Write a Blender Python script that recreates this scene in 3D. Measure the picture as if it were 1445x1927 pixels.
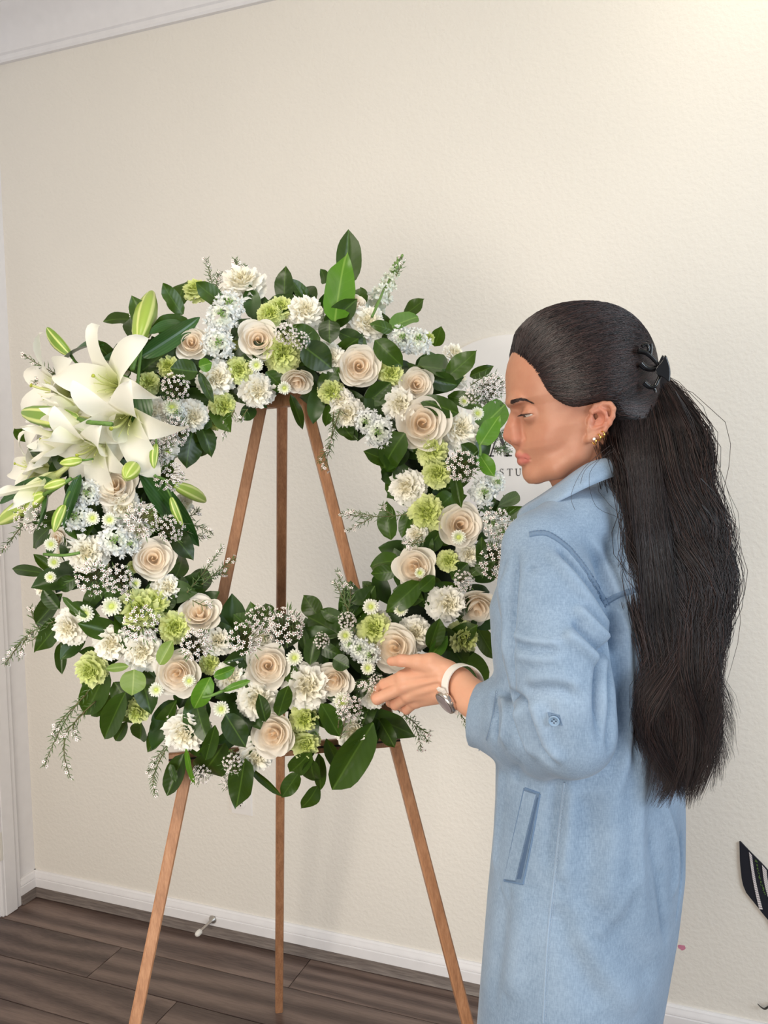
import bpy, bmesh, math, random
import numpy as np
from mathutils import Vector, Matrix
from mathutils.bvhtree import BVHTree
for o in list(bpy.data.objects): bpy.data.objects.remove(o)
SC = bpy.context.scene
COL = SC.collection
# ---------------------------------------------------------------- camera (fitted to the room's lines)
IW, IH, FPX, CAMH = 1445, 1927, 1594.0, 1.45
YAW, PITCH, ROLL = 0.37424, 0.07436, -0.01738
def cam_axes(yaw):
    cy, sy = math.cos(yaw), math.sin(yaw)
    f = Vector((-sy*math.cos(PITCH), cy*math.cos(PITCH), -math.sin(PITCH)))
    r = Vector((cy, sy, 0)); u = r.cross(f)
    c, s = math.cos(ROLL), math.sin(ROLL)
    return c*r+s*u, -s*r+c*u, f
CR, CU, CF = cam_axes(YAW)
CAM = Vector((0, 0, CAMH))
cd = bpy.data.cameras.new('camera'); cam = bpy.data.objects.new('camera', cd); COL.objects.link(cam)
cd.sensor_fit = 'VERTICAL'; cd.sensor_height = 36.0; cd.lens = FPX/IH*36.0; cd.clip_start = 0.02
cam.matrix_world = Matrix.Translation(CAM) @ Matrix((CR, CU, -CF)).transposed().to_4x4()
SC.camera = cam
FWD = Vector((-math.sin(YAW), math.cos(YAW), 0)); RGT = Vector((math.cos(YAW), math.sin(YAW), 0))
def G(x, y, z): return RGT*x + FWD*y + Vector((0, 0, z))       # right, forward, up of the viewer -> world
def ray(px, py): return CR*((px-IW/2)/FPX) - CU*((py-IH/2)/FPX) + CF
def P(px, py, Y):                                               # a point of the photo at a forward distance Y
    d = ray(px, py); return CAM + d*(Y/d.dot(FWD))
def hit_plane(px, py, p0, n):
    d = ray(px, py); return CAM + d*((p0-CAM).dot(n)/d.dot(n))
# ---------------------------------------------------------------- world, lamps, exposure
w = bpy.data.worlds.new('room_light'); SC.world = w; w.use_nodes = True
w.node_tree.nodes['Background'].inputs[0].default_value = (0.93, 0.96, 1.0, 1)
w.node_tree.nodes['Background'].inputs[1].default_value = 0.30
def area(name, loc, target, sx, sy, power, col):
    l = bpy.data.lights.new(name, 'AREA'); l.shape = 'RECTANGLE'; l.size = sx; l.size_y = sy; l.energy = power; l.color = col
    o = bpy.data.objects.new(name, l); COL.objects.link(o); o.location = loc
    o.rotation_euler = (Vector(target)-Vector(loc)).to_track_quat('-Z', 'Y').to_euler(); return o
area('ceiling_lamp', G(-0.55, 0.35, 2.70), G(-0.15, 1.55, 1.0), 0.7, 0.7, 18, (1.0, 0.90, 0.78))
area('front_fill', G(-1.0, -0.9, 1.0), G(-0.05, 2.0, 0.55), 1.3, 1.1, 13.5, (1.0, 0.92, 0.80)).data.spread = 1.7  # unseen fill lamp, added to brighten the wreath and lower wall
area('window_daylight', (2.5, 0.30, 1.85), (0.6, 1.5, 1.5), 1.4, 1.5, 27, (0.78, 0.90, 1.0)).data.spread = 2.3
area('downlight', G(0.78, 1.55, 2.70), G(0.80, 2.0, 1.2), 0.22, 0.22, 1.3, (1.0, 0.92, 0.72))
SC.view_settings.view_transform = 'Standard'; SC.view_settings.look = 'None'
SC.view_settings.gamma = 1.0; SC.view_settings.use_curve_mapping = False
SC.view_settings.exposure = 0.24
SC.cycles.max_bounces = 8; SC.cycles.diffuse_bounces = 4; SC.cycles.transparent_max_bounces = 8
# ---------------------------------------------------------------- helpers
def lin(r, g, b):
    def f(c):
        c /= 255.0
        return c/12.92 if c <= 0.04045 else ((c+0.055)/1.055)**2.4
    return (f(r), f(g), f(b), 1.0)
class NT:
    def __init__(s, name):
        s.m = bpy.data.materials.new(name); s.m.use_nodes = True; s.t = s.m.node_tree
        s.b = s.t.nodes['Principled BSDF']
    def n(s, typ, **kw):
        x = s.t.nodes.new(typ)
        for k, v in kw.items():
            if k in x.inputs: x.inputs[k].default_value = v
            else: setattr(x, k, v)
        return x
    def l(s, a, b): s.t.links.new(a, b)
    def coord(s, which='Object', scale=(1, 1, 1)):
        tc = s.n('ShaderNodeTexCoord'); mp = s.n('ShaderNodeMapping'); mp.inputs['Scale'].default_value = scale
        s.l(tc.outputs[which], mp.inputs[0]); return mp.outputs[0]
    def noise(s, vec, scale, detail=3, rough=0.5):
        x = s.n('ShaderNodeTexNoise'); x.inputs['Scale'].default_value = scale; x.inputs['Detail'].default_value = detail
        x.inputs['Roughness'].default_value = rough; s.l(vec, x.inputs['Vector']); return x.outputs[0]
    def ramp(s, fac, stops):
        x = s.n('ShaderNodeValToRGB'); e = x.color_ramp.elements
        while len(e) < len(stops): e.new(0.5)
        for i, (p, c) in enumerate(stops): e[i].position = p; e[i].color = c
        s.l(fac, x.inputs[0]); return x.outputs[0]
    def mix(s, fac, a, b, mode='MIX'):
        x = s.n('ShaderNodeMix'); x.data_type = 'RGBA'; x.blend_type = mode
        for i, v in ((0, fac), (6, a), (7, b)):
            if isinstance(v, (int, float)): x.inputs[i].default_value = v
            elif isinstance(v, tuple): x.inputs[i].default_value = v
            else: s.l(v, x.inputs[i])
        return x.outputs[2]
    def bump(s, h, strength=0.3, dist=0.002):
        x = s.n('ShaderNodeBump'); x.inputs['Strength'].default_value = strength; x.inputs['Distance'].default_value = dist
        s.l(h, x.inputs['Height']); s.l(x.outputs[0], s.b.inputs['Normal'])
    def col(s, c):
        if isinstance(c, tuple): s.b.inputs['Base Color'].default_value = c
        else: s.l(c, s.b.inputs['Base Color'])
    def set(s, **kw):
        for k, v in kw.items(): s.b.inputs[k.replace('_', ' ')].default_value = v
def simple(name, rgb, rough=0.5, metal=0.0, spec=0.5, var=0.0, nscale=30):
    t = NT(name); c = lin(*rgb)
    if var:
        n = t.noise(t.coord(), nscale)
        t.col(t.ramp(n, [(0.3, tuple(x*(1-var) for x in c[:3])+(1,)), (0.7, tuple(min(1, x*(1+var)) for x in c[:3])+(1,))]))
    else: t.col(c)
    t.set(Roughness=rough, Metallic=metal); t.b.inputs['Specular IOR Level'].default_value = spec
    return t.m
def mesh_obj(name, verts, faces, mat=None, parent=None, smooth=True, mats=None, midx=None):
    me = bpy.data.meshes.new(name)
    me.from_pydata([tuple(v) for v in verts], [], [tuple(f) for f in faces])
    for m in (mats or ([mat] if mat else [])): me.materials.append(m)
    if midx is not None: me.polygons.foreach_set('material_index', np.asarray(midx, dtype=np.int32))
    if smooth: me.polygons.foreach_set('use_smooth', np.ones(len(me.polygons), dtype=bool))
    me.update()
    o = bpy.data.objects.new(name, me); COL.objects.link(o)
    if parent is not None: o.parent = parent
    return o
def empty(name, loc=(0, 0, 0)):
    o = bpy.data.objects.new(name, None); COL.objects.link(o); o.location = loc; o.empty_display_size = 0.05; return o
def thing(o, label, cat, group=None):
    o['label'] = label; o['category'] = cat
    if group: o['group'] = group
    return o
def structure(o): o['kind'] = 'structure'; return o
def attach(o, parent):                                           # parent without moving (parents carry location only)
    o.parent = parent; o.matrix_parent_inverse = Matrix.Translation(parent.location).inverted(); return o
class MB:
    """collects shapes into one mesh"""
    def __init__(s): s.v = []; s.f = []; s.mi = []; s.cur = 0
    def add(s, verts, faces, mi=None):
        o = len(s.v); s.v += [Vector(v) for v in verts]; s.f += [tuple(i+o for i in f) for f in faces]
        s.mi += [s.cur if mi is None else mi]*len(faces)
    def box(s, lo, hi, M=None):
        x0, y0, z0 = lo; x1, y1, z1 = hi
        v = [Vector(p) for p in ((x0,y0,z0),(x1,y0,z0),(x1,y1,z0),(x0,y1,z0),(x0,y0,z1),(x1,y0,z1),(x1,y1,z1),(x0,y1,z1))]
        if M: v = [M @ p for p in v]
        s.add(v, [(0,3,2,1),(4,5,6,7),(0,1,5,4),(1,2,6,5),(2,3,7,6),(3,0,4,7)])
    def beam(s, a, b, w, d, nrm):                                # square bar from a to b, w across, d along nrm
        a, b = Vector(a), Vector(b); t = (b-a).normalized(); n = Vector(nrm); n = (n-t*n.dot(t)).normalized(); x = t.cross(n)
        c = 0.12*min(w, d)
        prof = [(-w/2+c,-d/2),(w/2-c,-d/2),(w/2,-d/2+c),(w/2,d/2-c),(w/2-c,d/2),(-w/2+c,d/2),(-w/2,d/2-c),(-w/2,-d/2+c)]
        v = [q+x*p[0]+n*p[1] for q in (a, b) for p in prof]
        f = [(i,(i+1)%8,8+(i+1)%8,8+i) for i in range(8)]+[tuple(range(7,-1,-1)), tuple(range(8,16))]
        s.add(v, f)
    def tube(s, pts, rad, n=6, cap=True):
        pts = [Vector(p) for p in pts]; m = len(pts)
        if not isinstance(rad, (list, tuple)): rad = [rad]*m
        t0 = (pts[1]-pts[0]).normalized(); x = t0.orthogonal().normalized(); vs = []
        for i in range(m):
            t = (pts[min(i+1, m-1)]-pts[max(i-1, 0)])
            t = t.normalized() if t.length > 1e-9 else t0
            x = x-t*x.dot(t); x = x.normalized() if x.length > 1e-9 else t.orthogonal().normalized(); y = t.cross(x)
            vs += [pts[i]+(x*math.cos(2*math.pi*k/n)+y*math.sin(2*math.pi*k/n))*rad[i] for k in range(n)]
        f = [(i*n+k, i*n+(k+1)%n, (i+1)*n+(k+1)%n, (i+1)*n+k) for i in range(m-1) for k in range(n)]
        if cap: f += [tuple(range(n-1,-1,-1)), tuple(range((m-1)*n, m*n))]
        s.add(vs, f)
    def lathe(s, prof, M=None, n=24):                            # prof: (radius, height)
        vs = [Vector((r*math.cos(2*math.pi*k/n), r*math.sin(2*math.pi*k/n), z)) for r, z in prof for k in range(n)]
        if M: vs = [M @ v for v in vs]
        f = [(i*n+k, i*n+(k+1)%n, (i+1)*n+(k+1)%n, (i+1)*n+k) for i in range(len(prof)-1) for k in range(n)]
        f += [tuple(range(n-1,-1,-1)), tuple(range((len(prof)-1)*n, len(prof)*n))]
        s.add(vs, f)
    def grid(s, fn, nu, nv, closed=False):
        vs = [fn(i/nu, j/nv) for j in range(nv+1) for i in range(nu+(0 if closed else 1))]
        c = nu if closed else nu+1
        s.add(vs, [(j*c+i, j*c+(i+1)%c, (j+1)*c+(i+1)%c, (j+1)*c+i) for j in range(nv) for i in range(nu)])
    def build(s, name, mat=None, parent=None, smooth=True, mats=None):
        return mesh_obj(name, s.v, s.f, mat, parent, smooth, mats, s.mi if mats else None)
def autosmooth(o, deg=35):
    o.data.set_sharp_from_angle(angle=math.radians(deg)); return o
def frame(loc, z, x=None):                                       # matrix whose local Z points along z
    z = Vector(z).normalized(); x = Vector(x) if x is not None else z.orthogonal(); x = (x-z*x.dot(z)).normalized(); y = z.cross(x)
    return Matrix.Translation(Vector(loc)) @ Matrix((x, y, z)).transposed().to_4x4()
def smoothstep(a, b, x):
    t = max(0.0, min(1.0, (x-a)/(b-a))); return t*t*(3-2*t)
# --- implicit surfaces sampled on a grid, polygonised with surface nets (organic shapes: body, head, hand, dress)
class Field:
    def __init__(s, lo, hi, h):
        s.lo = np.array(lo, float); s.h = h; s.n = np.ceil((np.array(hi)-s.lo)/h).astype(int)+1
        s.F = np.full(s.n, 1.0, np.float32)
    def sub(s, lo, hi):
        a = np.maximum(0, np.floor((np.array(lo)-s.lo)/s.h).astype(int)); b = np.minimum(s.n, np.ceil((np.array(hi)-s.lo)/s.h).astype(int)+1)
        sl = tuple(slice(int(i), int(max(i, j))) for i, j in zip(a, b))
        ax = [(s.lo[i]+s.h*np.arange(sl[i].start, sl[i].stop)).astype(np.float32) for i in range(3)]
        return sl, np.meshgrid(*ax, indexing='ij', sparse=True)
    def put(s, d, sl, k, op):
        F = s.F[sl]
        if op == 'cut':
            d = -d
            if k > 0:
                h = np.clip(0.5-0.5*(F-d)/k, 0, 1); s.F[sl] = F*(1-h)+d*h+k*h*(1-h)
            else: s.F[sl] = np.maximum(F, d)
        else:
            if k > 0:
                h = np.clip(0.5+0.5*(F-d)/k, 0, 1); s.F[sl] = F*(1-h)+d*h-k*h*(1-h)
            else: s.F[sl] = np.minimum(F, d)
    def cone(s, a, b, r1, r2, k=0.01, op='add'):
        a = np.array(a, float); b = np.array(b, float); m = max(r1, r2)+k*1.5+3*s.h+0.01
        sl, (X, Y, Z) = s.sub(np.minimum(a, b)-m, np.maximum(a, b)+m)
        ab = b-a; L = float(ab@ab)+1e-12
        t = np.clip(((X-a[0])*ab[0]+(Y-a[1])*ab[1]+(Z-a[2])*ab[2])/L, 0, 1)
        d = np.sqrt((X-a[0]-t*ab[0])**2+(Y-a[1]-t*ab[1])**2+(Z-a[2]-t*ab[2])**2)-(r1+(r2-r1)*t)
        s.put(d.astype(np.float32), sl, k, op)
    def chain(s, pts, rad, k=0.01, op='add'):
        for i in range(len(pts)-1): s.cone(pts[i], pts[i+1], rad[i], rad[i+1], k, op)
    def ell(s, c, r, k=0.01, op='add', R=None):
        c = np.array(c, float); r = np.array(r, float); m = r.max()+k*1.5+3*s.h+0.01
        sl, (X, Y, Z) = s.sub(c-m, c+m)
        q = [X-c[0], Y-c[1], Z-c[2]]
        if R is not None: q = [R[0][i]*q[0]+R[1][i]*q[1]+R[2][i]*q[2] for i in range(3)]
        k0 = np.sqrt((q[0]/r[0])**2+(q[1]/r[1])**2+(q[2]/r[2])**2)
        k1 = np.sqrt((q[0]/r[0]**2)**2+(q[1]/r[1]**2)**2+(q[2]/r[2]**2)**2)+1e-9
        s.put((k0*(k0-1)/k1).astype(np.float32), sl, k, op)
    def mesh(s):
        F = s.F; ins = F < 0; n = F.shape
        c = np.zeros([i-1 for i in n], np.int8)
        for dx in (0, 1):
            for dy in (0, 1):
                for dz in (0, 1): c += ins[dx:n[0]-1+dx, dy:n[1]-1+dy, dz:n[2]-1+dz]
        act = np.argwhere((c > 0) & (c < 8)); idx = np.full(c.shape, -1, np.int32); idx[tuple(act.T)] = np.arange(len(act))
        acc = np.zeros((len(act), 3)); cnt = np.zeros(len(act))
        cor = [(x, y, z) for x in (0, 1) for y in (0, 1) for z in (0, 1)]
        val = {q: F[act[:,0]+q[0], act[:,1]+q[1], act[:,2]+q[2]].astype(np.float64) for q in cor}
        for q in cor:
            for ax in range(3):
                if q[ax]: continue
                p = list(q); p[ax] = 1; p = tuple(p); a, b = val[q], val[p]; m = (a < 0) != (b < 0)
                t = np.where(m, a/np.where(m, a-b, 1), 0); pt = np.array(q, float)[None]+t[:,None]*np.eye(3)[ax][None]
                acc += pt*m[:,None]; cnt += m
        V = s.lo+s.h*(act+acc/cnt[:,None]); faces = []
        for ax in range(3):
            o1, o2 = [(1, 2), (2, 0), (0, 1)][ax]
            sl0 = [slice(None)]*3; sl1 = [slice(None)]*3; sl0[ax] = slice(0, n[ax]-1); sl1[ax] = slice(1, n[ax])
            a, b = ins[tuple(sl0)], ins[tuple(sl1)]; e = np.argwhere(a != b)
            e = e[(e[:,o1] > 0) & (e[:,o2] > 0) & (e[:,o1] < n[o1]-1) & (e[:,o2] < n[o2]-1)]
            flip = a[tuple(e.T)]
            def at(d1, d2):
                k = e.copy(); k[:,o1] -= d1; k[:,o2] -= d2; return idx[tuple(k.T)]
            q = np.stack([at(1, 1), at(0, 1), at(0, 0), at(1, 0)], 1)
            q[~flip] = q[~flip][:, ::-1]; faces.append(q)
        return V, np.concatenate(faces)
def np_obj(name, V, Fc, mat=None, parent=None, mats=None):
    me = bpy.data.meshes.new(name); nf = len(Fc); k = Fc.shape[1]
    me.vertices.add(len(V)); me.vertices.foreach_set('co', np.asarray(V, np.float32).ravel())
    me.loops.add(nf*k); me.loops.foreach_set('vertex_index', np.asarray(Fc, np.int32).ravel())
    me.polygons.add(nf); me.polygons.foreach_set('loop_start', np.arange(0, nf*k, k, dtype=np.int32))
    me.polygons.foreach_set('use_smooth', np.ones(nf, bool)); me.update(calc_edges=True)
    for m in (mats or ([mat] if mat else [])): me.materials.append(m)
    o = bpy.data.objects.new(name, me); COL.objects.link(o)
    if parent is not None: o.parent = parent
    return o
def relax(V, Fc, it=2, lam=0.5):
    n = len(V); e = np.concatenate([Fc[:, [i, (i+1) % Fc.shape[1]]] for i in range(Fc.shape[1])])
    for _ in range(it):
        acc = np.zeros_like(V); cnt = np.zeros(n)
        for a, b in ((0, 1), (1, 0)):
            for j in range(3): acc[:, j] += np.bincount(e[:, a], V[e[:, b], j], n)
            cnt += np.bincount(e[:, a], minlength=n)
        V = V+(acc/np.maximum(cnt, 1)[:, None]-V)*lam
    return V
def vnormals(V, Fc):
    a = V[Fc[:,2]]-V[Fc[:,0]]; b = V[Fc[:,3 % Fc.shape[1]]]-V[Fc[:,1]]; fn = np.cross(a, b); N = np.zeros_like(V)
    for c in range(Fc.shape[1]):
        for j in range(3): N[:, j] += np.bincount(Fc[:, c], fn[:, j], len(V))
    return N/(np.linalg.norm(N, axis=1)[:, None]+1e-12)
def catmull(pts, per=6):
    pts = [Vector(p) for p in pts]; out = []
    for i in range(len(pts)-1):
        p0, p1, p2, p3 = pts[max(i-1, 0)], pts[i], pts[i+1], pts[min(i+2, len(pts)-1)]
        for j in range(per):
            t = j/per; out.append(0.5*((2*p1)+(p2-p0)*t+(2*p0-5*p1+4*p2-p3)*t*t+(3*p1-p0-3*p2+p3)*t**3))
    return out+[pts[-1]]
# ================================================================= the room
random.seed(4)
WD, WX, CEIL = 2.092, -2.084, 2.80
def wall_mat(name, rgb, strength=0.35):
    t = NT(name); v = t.coord()
    big = t.noise(v, 2.2, 2); c = lin(*rgb)
    t.col(t.ramp(big, [(0.3, tuple(x*0.97 for x in c[:3])+(1,)), (0.7, c)]))
    n1 = t.noise(v, 95, 2.5, 0.55); n2 = t.noise(v, 38, 2, 0.5)
    h = t.mix(0.35, t.ramp(n1, [(0.38, (0,0,0,1)), (0.62, (1,1,1,1))]), n2)
    t.bump(h, strength, 0.0035); t.set(Roughness=0.55); t.b.inputs['Specular IOR Level'].default_value = 0.3
    return t.m
M_wall = wall_mat('wall_paint', (231, 225, 216), 0.2); M_ceil = wall_mat('ceiling_paint', (236, 230, 214), 0.15)
M_trim = simple('trim_paint', (232, 229, 230), 0.35, var=0.02)
M_door = simple('door_paint', (226, 226, 229), 0.4, var=0.02)
def box_obj(name, lo, hi, mat, bev=0.0, parent=None):
    m = MB(); m.box(lo, hi); o = m.build(name, mat, parent, smooth=False)
    if bev:
        b = o.modifiers.new('bevel', 'BEVEL'); b.width = bev; b.segments = 2
    return o
XR, YB = 2.6, -1.2
structure(box_obj('wall_back', (WX-0.1, WD, 0), (XR, WD+0.1, CEIL), M_wall))
# left wall with the doorway
dz = 2.06
def left_y(px, py, z=None):
    d = ray(px, py); q = CAM+d*((WX-CAM.x)/d.x); return q.y
y_cas1 = WD-0.075; y_cas0 = y_cas1-0.075; y_door = y_cas0-0.005
wl = MB(); wl.box((WX-0.1, y_cas0-0.008, 0), (WX, WD, CEIL)); wl.box((WX-0.1, y_door-0.86, dz), (WX, y_cas0-0.008, CEIL)); wl.box((WX-0.1, YB, 0), (WX, y_door-0.86, CEIL))
structure(wl.build('wall_left', M_trim, smooth=False))
structure(box_obj('ceiling', (WX-0.1, YB, CEIL), (XR, WD+0.1, CEIL+0.08), M_ceil))
# crown moulding and baseboards as swept profiles
def sweep(name, prof, a, b, nrm, mat, kind=True):               # prof: (out from wall, height)
    a, b, nrm = Vector(a), Vector(b), Vector(nrm)
    m = MB(); n = len(prof)
    v = [q+nrm*p[0]+Vector((0, 0, p[1])) for q in (a, b) for p in prof]
    m.add(v, [(i, (i+1) % n, n+(i+1) % n, n+i) for i in range(n)]+[tuple(range(n)), tuple(range(2*n-1, n-1, -1))])
    o = m.build(name, mat, smooth=True); autosmooth(o, 30)
    return structure(o) if kind else o
def arc(cx, cz, r, a0, a1, n=6):
    return [(cx+r*math.cos(math.radians(a0+(a1-a0)*i/n)), cz+r*math.sin(math.radians(a0+(a1-a0)*i/n))) for i in range(n+1)]
cb = 2.647
crown = [(0, cb), (0.012, cb), (0.016, cb+0.006), (0.016, cb+0.018), (0.022, cb+0.022), (0.026, cb+0.034)]+[(0.026+0.066*t**1.6, cb+0.034+0.083*t**0.75) for t in (0.15, 0.3, 0.5, 0.7, 0.85, 1)]+[(0.096, cb+0.122), (0.11, cb+0.125), (0.112, cb+0.14), (0.112, CEIL), (0, CEIL)]
sweep('trim_1', crown, (WX, WD, 0), (XR, WD, 0), (0, -1, 0), M_trim)
sweep('trim_2', crown, (WX, YB, 0), (WX, WD, 0), (1, 0, 0), M_trim)
basep = [(0, 0.03), (0.013, 0.03), (0.013, 0.058), (0.0105, 0.0605), (0.013, 0.063), (0.0125, 0.07), (0.009, 0.076), (0.0085, 0.080), (0.005, 0.0845), (0, 0.0845)]
sweep('baseboard_back', basep, (WX, WD, 0), (XR, WD, 0), (0, -1, 0), M_trim)
sweep('baseboard_left', basep, (WX, y_cas1, 0), (WX, WD, 0), (1, 0, 0), M_trim)
def cove_mat():
    t = NT('vinyl_cove'); v = t.coord('Object', (3, 3, 40)); n = t.noise(v, 6, 4)
    t.col(t.ramp(n, [(0.3, lin(96, 86, 82)), (0.7, lin(133, 122, 115))])); t.set(Roughness=0.4); return t.m
M_cove = cove_mat()
cove = [(0, 0.002), (0.02, 0.002), (0.016, 0.012), (0.0145, 0.032), (0, 0.032)]
sweep('trim_3', cove, (WX, WD, 0), (XR, WD, 0), (0, -1, 0), M_cove)
sweep('trim_4', cove, (WX, y_cas1, 0), (WX, WD, 0), (1, 0, 0), M_cove)
# door: frame (casing), leaf, hinges
d = structure(box_obj('door_1', (WX-0.042, y_door-0.852, 0.018), (WX-0.006, y_door-0.004, dz-0.006), M_door, 0.002))
cas = MB()
for (ya, yb, za, zb) in ((y_cas0, y_cas1, 0.001, dz+0.07), (y_door-0.93, y_door-0.858, 0.001, dz+0.07), (y_door-0.858, y_cas0, dz, dz+0.07)):
    cas.box((WX-0.006, ya, za), (WX+0.012, yb, zb)); 
    if zb > dz+0.01 and za < 1: cas.box((WX+0.012, ya+0.008, za), (WX+0.017, yb-0.02, zb))
cas.box((WX-0.1, y_cas0-0.0045, 0.001), (WX-0.001, y_cas0-0.0005, dz))
c = cas.build('door_frame', M_trim, d, smooth=False); c['label'] = 'white moulded casing around the door'
bb = c.modifiers.new('bevel', 'BEVEL'); bb.width = 0.003; bb.segments = 2
M_hinge = simple('hinge_paint', (224, 220, 212), 0.35)
for hz in (0.23, 1.05, 1.85):
    h = MB()
    for k in range(5): h.lathe([(0.0045, hz-0.045+k*0.018), (0.0058, hz-0.0445+k*0.018), (0.0058, hz-0.0285+k*0.018), (0.0045, hz-0.028+k*0.018)], Matrix.Translation((WX+0.006, y_cas0-0.004, 0)), 12)
    h.box((WX-0.002, y_cas0-0.018, hz-0.045), (WX+0.002, y_cas0-0.004, hz+0.045)); h.box((WX+0.012, y_cas0-0.002, hz-0.045), (WX+0.015, y_cas0+0.007, hz+0.045))
    ho = h.build('hinge', M_hinge, d, smooth=True); autosmooth(ho)
k = MB(); k.lathe([(0.012, 0), (0.012, 0.03), (0.026, 0.042), (0.028, 0.055), (0.02, 0.066), (0.001, 0.068)], Matrix.Translation((WX-0.006, y_door-0.79, 0.95)) @ Matrix.Rotation(math.pi/2, 4, 'Y'), 20)
k.build('door_knob', simple('knob_metal', (190, 185, 175), 0.3, 1.0), d)
# floor: a dark base with vinyl planks lying along the back wall
def plank_mat():
    t = NT('vinyl_plank'); 
    oi = t.n('ShaderNodeObjectInfo'); tc = t.n('ShaderNodeTexCoord'); mp = t.n('ShaderNodeMapping')
    add = t.n('ShaderNodeVectorMath', operation='MULTIPLY_ADD'); add.inputs[1].default_value = (1, 1, 1)
    sc = t.n('ShaderNodeCombineXYZ'); mu = t.n('ShaderNodeMath', operation='MULTIPLY'); mu.inputs[1].default_value = 37.0
    t.l(oi.outputs['Random'], mu.inputs[0]); t.l(mu.outputs[0], sc.inputs[0]); t.l(mu.outputs[0], sc.inputs[1]); t.l(mu.outputs[0], sc.inputs[2])
    t.l(tc.outputs['Object'], add.inputs[0]); t.l(sc.outputs[0], add.inputs[2])
    mp.inputs['Scale'].default_value = (1.6, 11, 1); t.l(add.outputs[0], mp.inputs[0]); v = mp.outputs[0]
    warp = t.noise(v, 0.9, 3); dv = t.mix(0.22, v, warp)
    wv = t.n('ShaderNodeTexWave'); wv.bands_direction = 'Y'; wv.inputs['Scale'].default_value = 0.55; wv.inputs['Distortion'].default_value = 9.0; wv.inputs['Detail'].default_value = 3; wv.inputs['Detail Scale'].default_value = 0.8
    t.l(dv, wv.inputs['Vector'])
    mp2 = t.n('ShaderNodeMapping'); mp2.inputs['Scale'].default_value = (9, 160, 1); t.l(add.outputs[0], mp2.inputs[0]); fine = t.noise(mp2.outputs[0], 1.6, 4, 0.6)
    g = t.mix(0.62, wv.outputs[0], fine)
    base = t.ramp(g, [(0.22, lin(74, 60, 56)), (0.48, lin(104, 89, 84)), (0.74, lin(132, 116, 109))])
    tint = t.ramp(oi.outputs['Random'], [(0, lin(222, 214, 210)), (1, lin(255, 247, 240))])
    t.col(t.mix(1.0, base, tint, 'MULTIPLY')); t.bump(fine, 0.12, 0.0008); t.set(Roughness=0.42); return t.m
M_plank = plank_mat()
fl = structure(box_obj('floor', (WX-0.1, YB, -0.06), (XR, WD+0.1, -0.0035), simple('floor_base', (52, 43, 40), 0.7)))
PW, PL = 0.152, 1.22
pm = MB(); g = 0.0011
pm.v = [Vector(p) for p in ((g,g,-0.0034),(PL-g,g,-0.0034),(PL-g,PW-g,-0.0034),(g,PW-g,-0.0034),(g,g,-0.0008),(PL-g,g,-0.0008),(PL-g,PW-g,-0.0008),(g,PW-g,-0.0008),(g*2,g*2,0),(PL-g*2,g*2,0),(PL-g*2,PW-g*2,0),(g*2,PW-g*2,0))]
pm.f = [(0,1,5,4),(1,2,6,5),(2,3,7,6),(3,0,4,7),(4,5,9,8),(5,6,10,9),(6,7,11,10),(7,4,8,11),(8,9,10,11)]
pl = None
for r in range(16):
    y = WD-0.002-(r+1)*PW
    off = [0.2, 0.75, 0.45, 1.0][r % 4]
    for q in range(5):
        x = WX-off+q*PL
        if x > XR-0.2 or x+PL < WX+0.05: continue
        if pl is None: pl = pm.build('plank', M_plank, fl, smooth=False); o = pl
        else: o = pl.copy(); COL.objects.link(o)
        xx = max(x, WX); xe = min(x+PL, XR); o.location = (xx, y, 0); o.scale = ((xe-xx)/PL, 1, 1)
# outlet on the wall
def wall_pt(px, py): return hit_plane(px, py, Vector((0, WD, 0)), Vector((0, 1, 0)))
q = wall_pt(455, 1497)
ot = thing(empty('wall_outlet', (q.x, WD, q.z)), 'white duplex wall outlet low on the cream wall behind the easel', 'outlet')
M_pl = simple('outlet_plastic', (233, 228, 224), 0.3); M_dark = simple('outlet_slot', (60, 52, 48), 0.6)
p = MB(); p.add([(-0.035,0,-0.057),(0.035,0,-0.057),(0.035,0,0.057),(-0.035,0,0.057),(-0.032,-0.006,-0.054),(0.032,-0.006,-0.054),(0.032,-0.006,0.054),(-0.032,-0.006,0.054)], [(4,5,6,7),(0,1,5,4),(1,2,6,5),(2,3,7,6),(3,0,4,7)])
p.build('cover_plate', M_pl, ot, smooth=False)
for s in (-1, 1):
    so = MB(); so.lathe([(0.0165, 0.006), (0.0165, 0.0085), (0.0145, 0.0092), (0.0001, 0.0092)], Matrix.Translation((0, 0, s*0.02)) @ Matrix.Rotation(math.pi/2, 4, 'X') , 24)
    so = autosmooth(so.build('socket', M_pl, ot))
    sl = MB()
    for xx in (-0.0062, 0.0062): sl.box((xx-0.001, -0.0097, s*0.02-0.001), (xx+0.001, -0.0090, s*0.02+0.006))
    sl.lathe([(0.0022, 0.0090), (0.0022, 0.0097)], Matrix.Translation((0, 0, s*0.02-0.007)) @ Matrix.Rotation(math.pi/2, 4, 'X'), 10)
    sl.build('slot', M_dark, so, smooth=False)
sw = MB(); sw.lathe([(0.003, 0.006), (0.0025, 0.0075), (0.0001, 0.0077)], Matrix.Rotation(math.pi/2, 4, 'X'), 10); sw.build('screw', M_hinge, ot)
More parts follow.
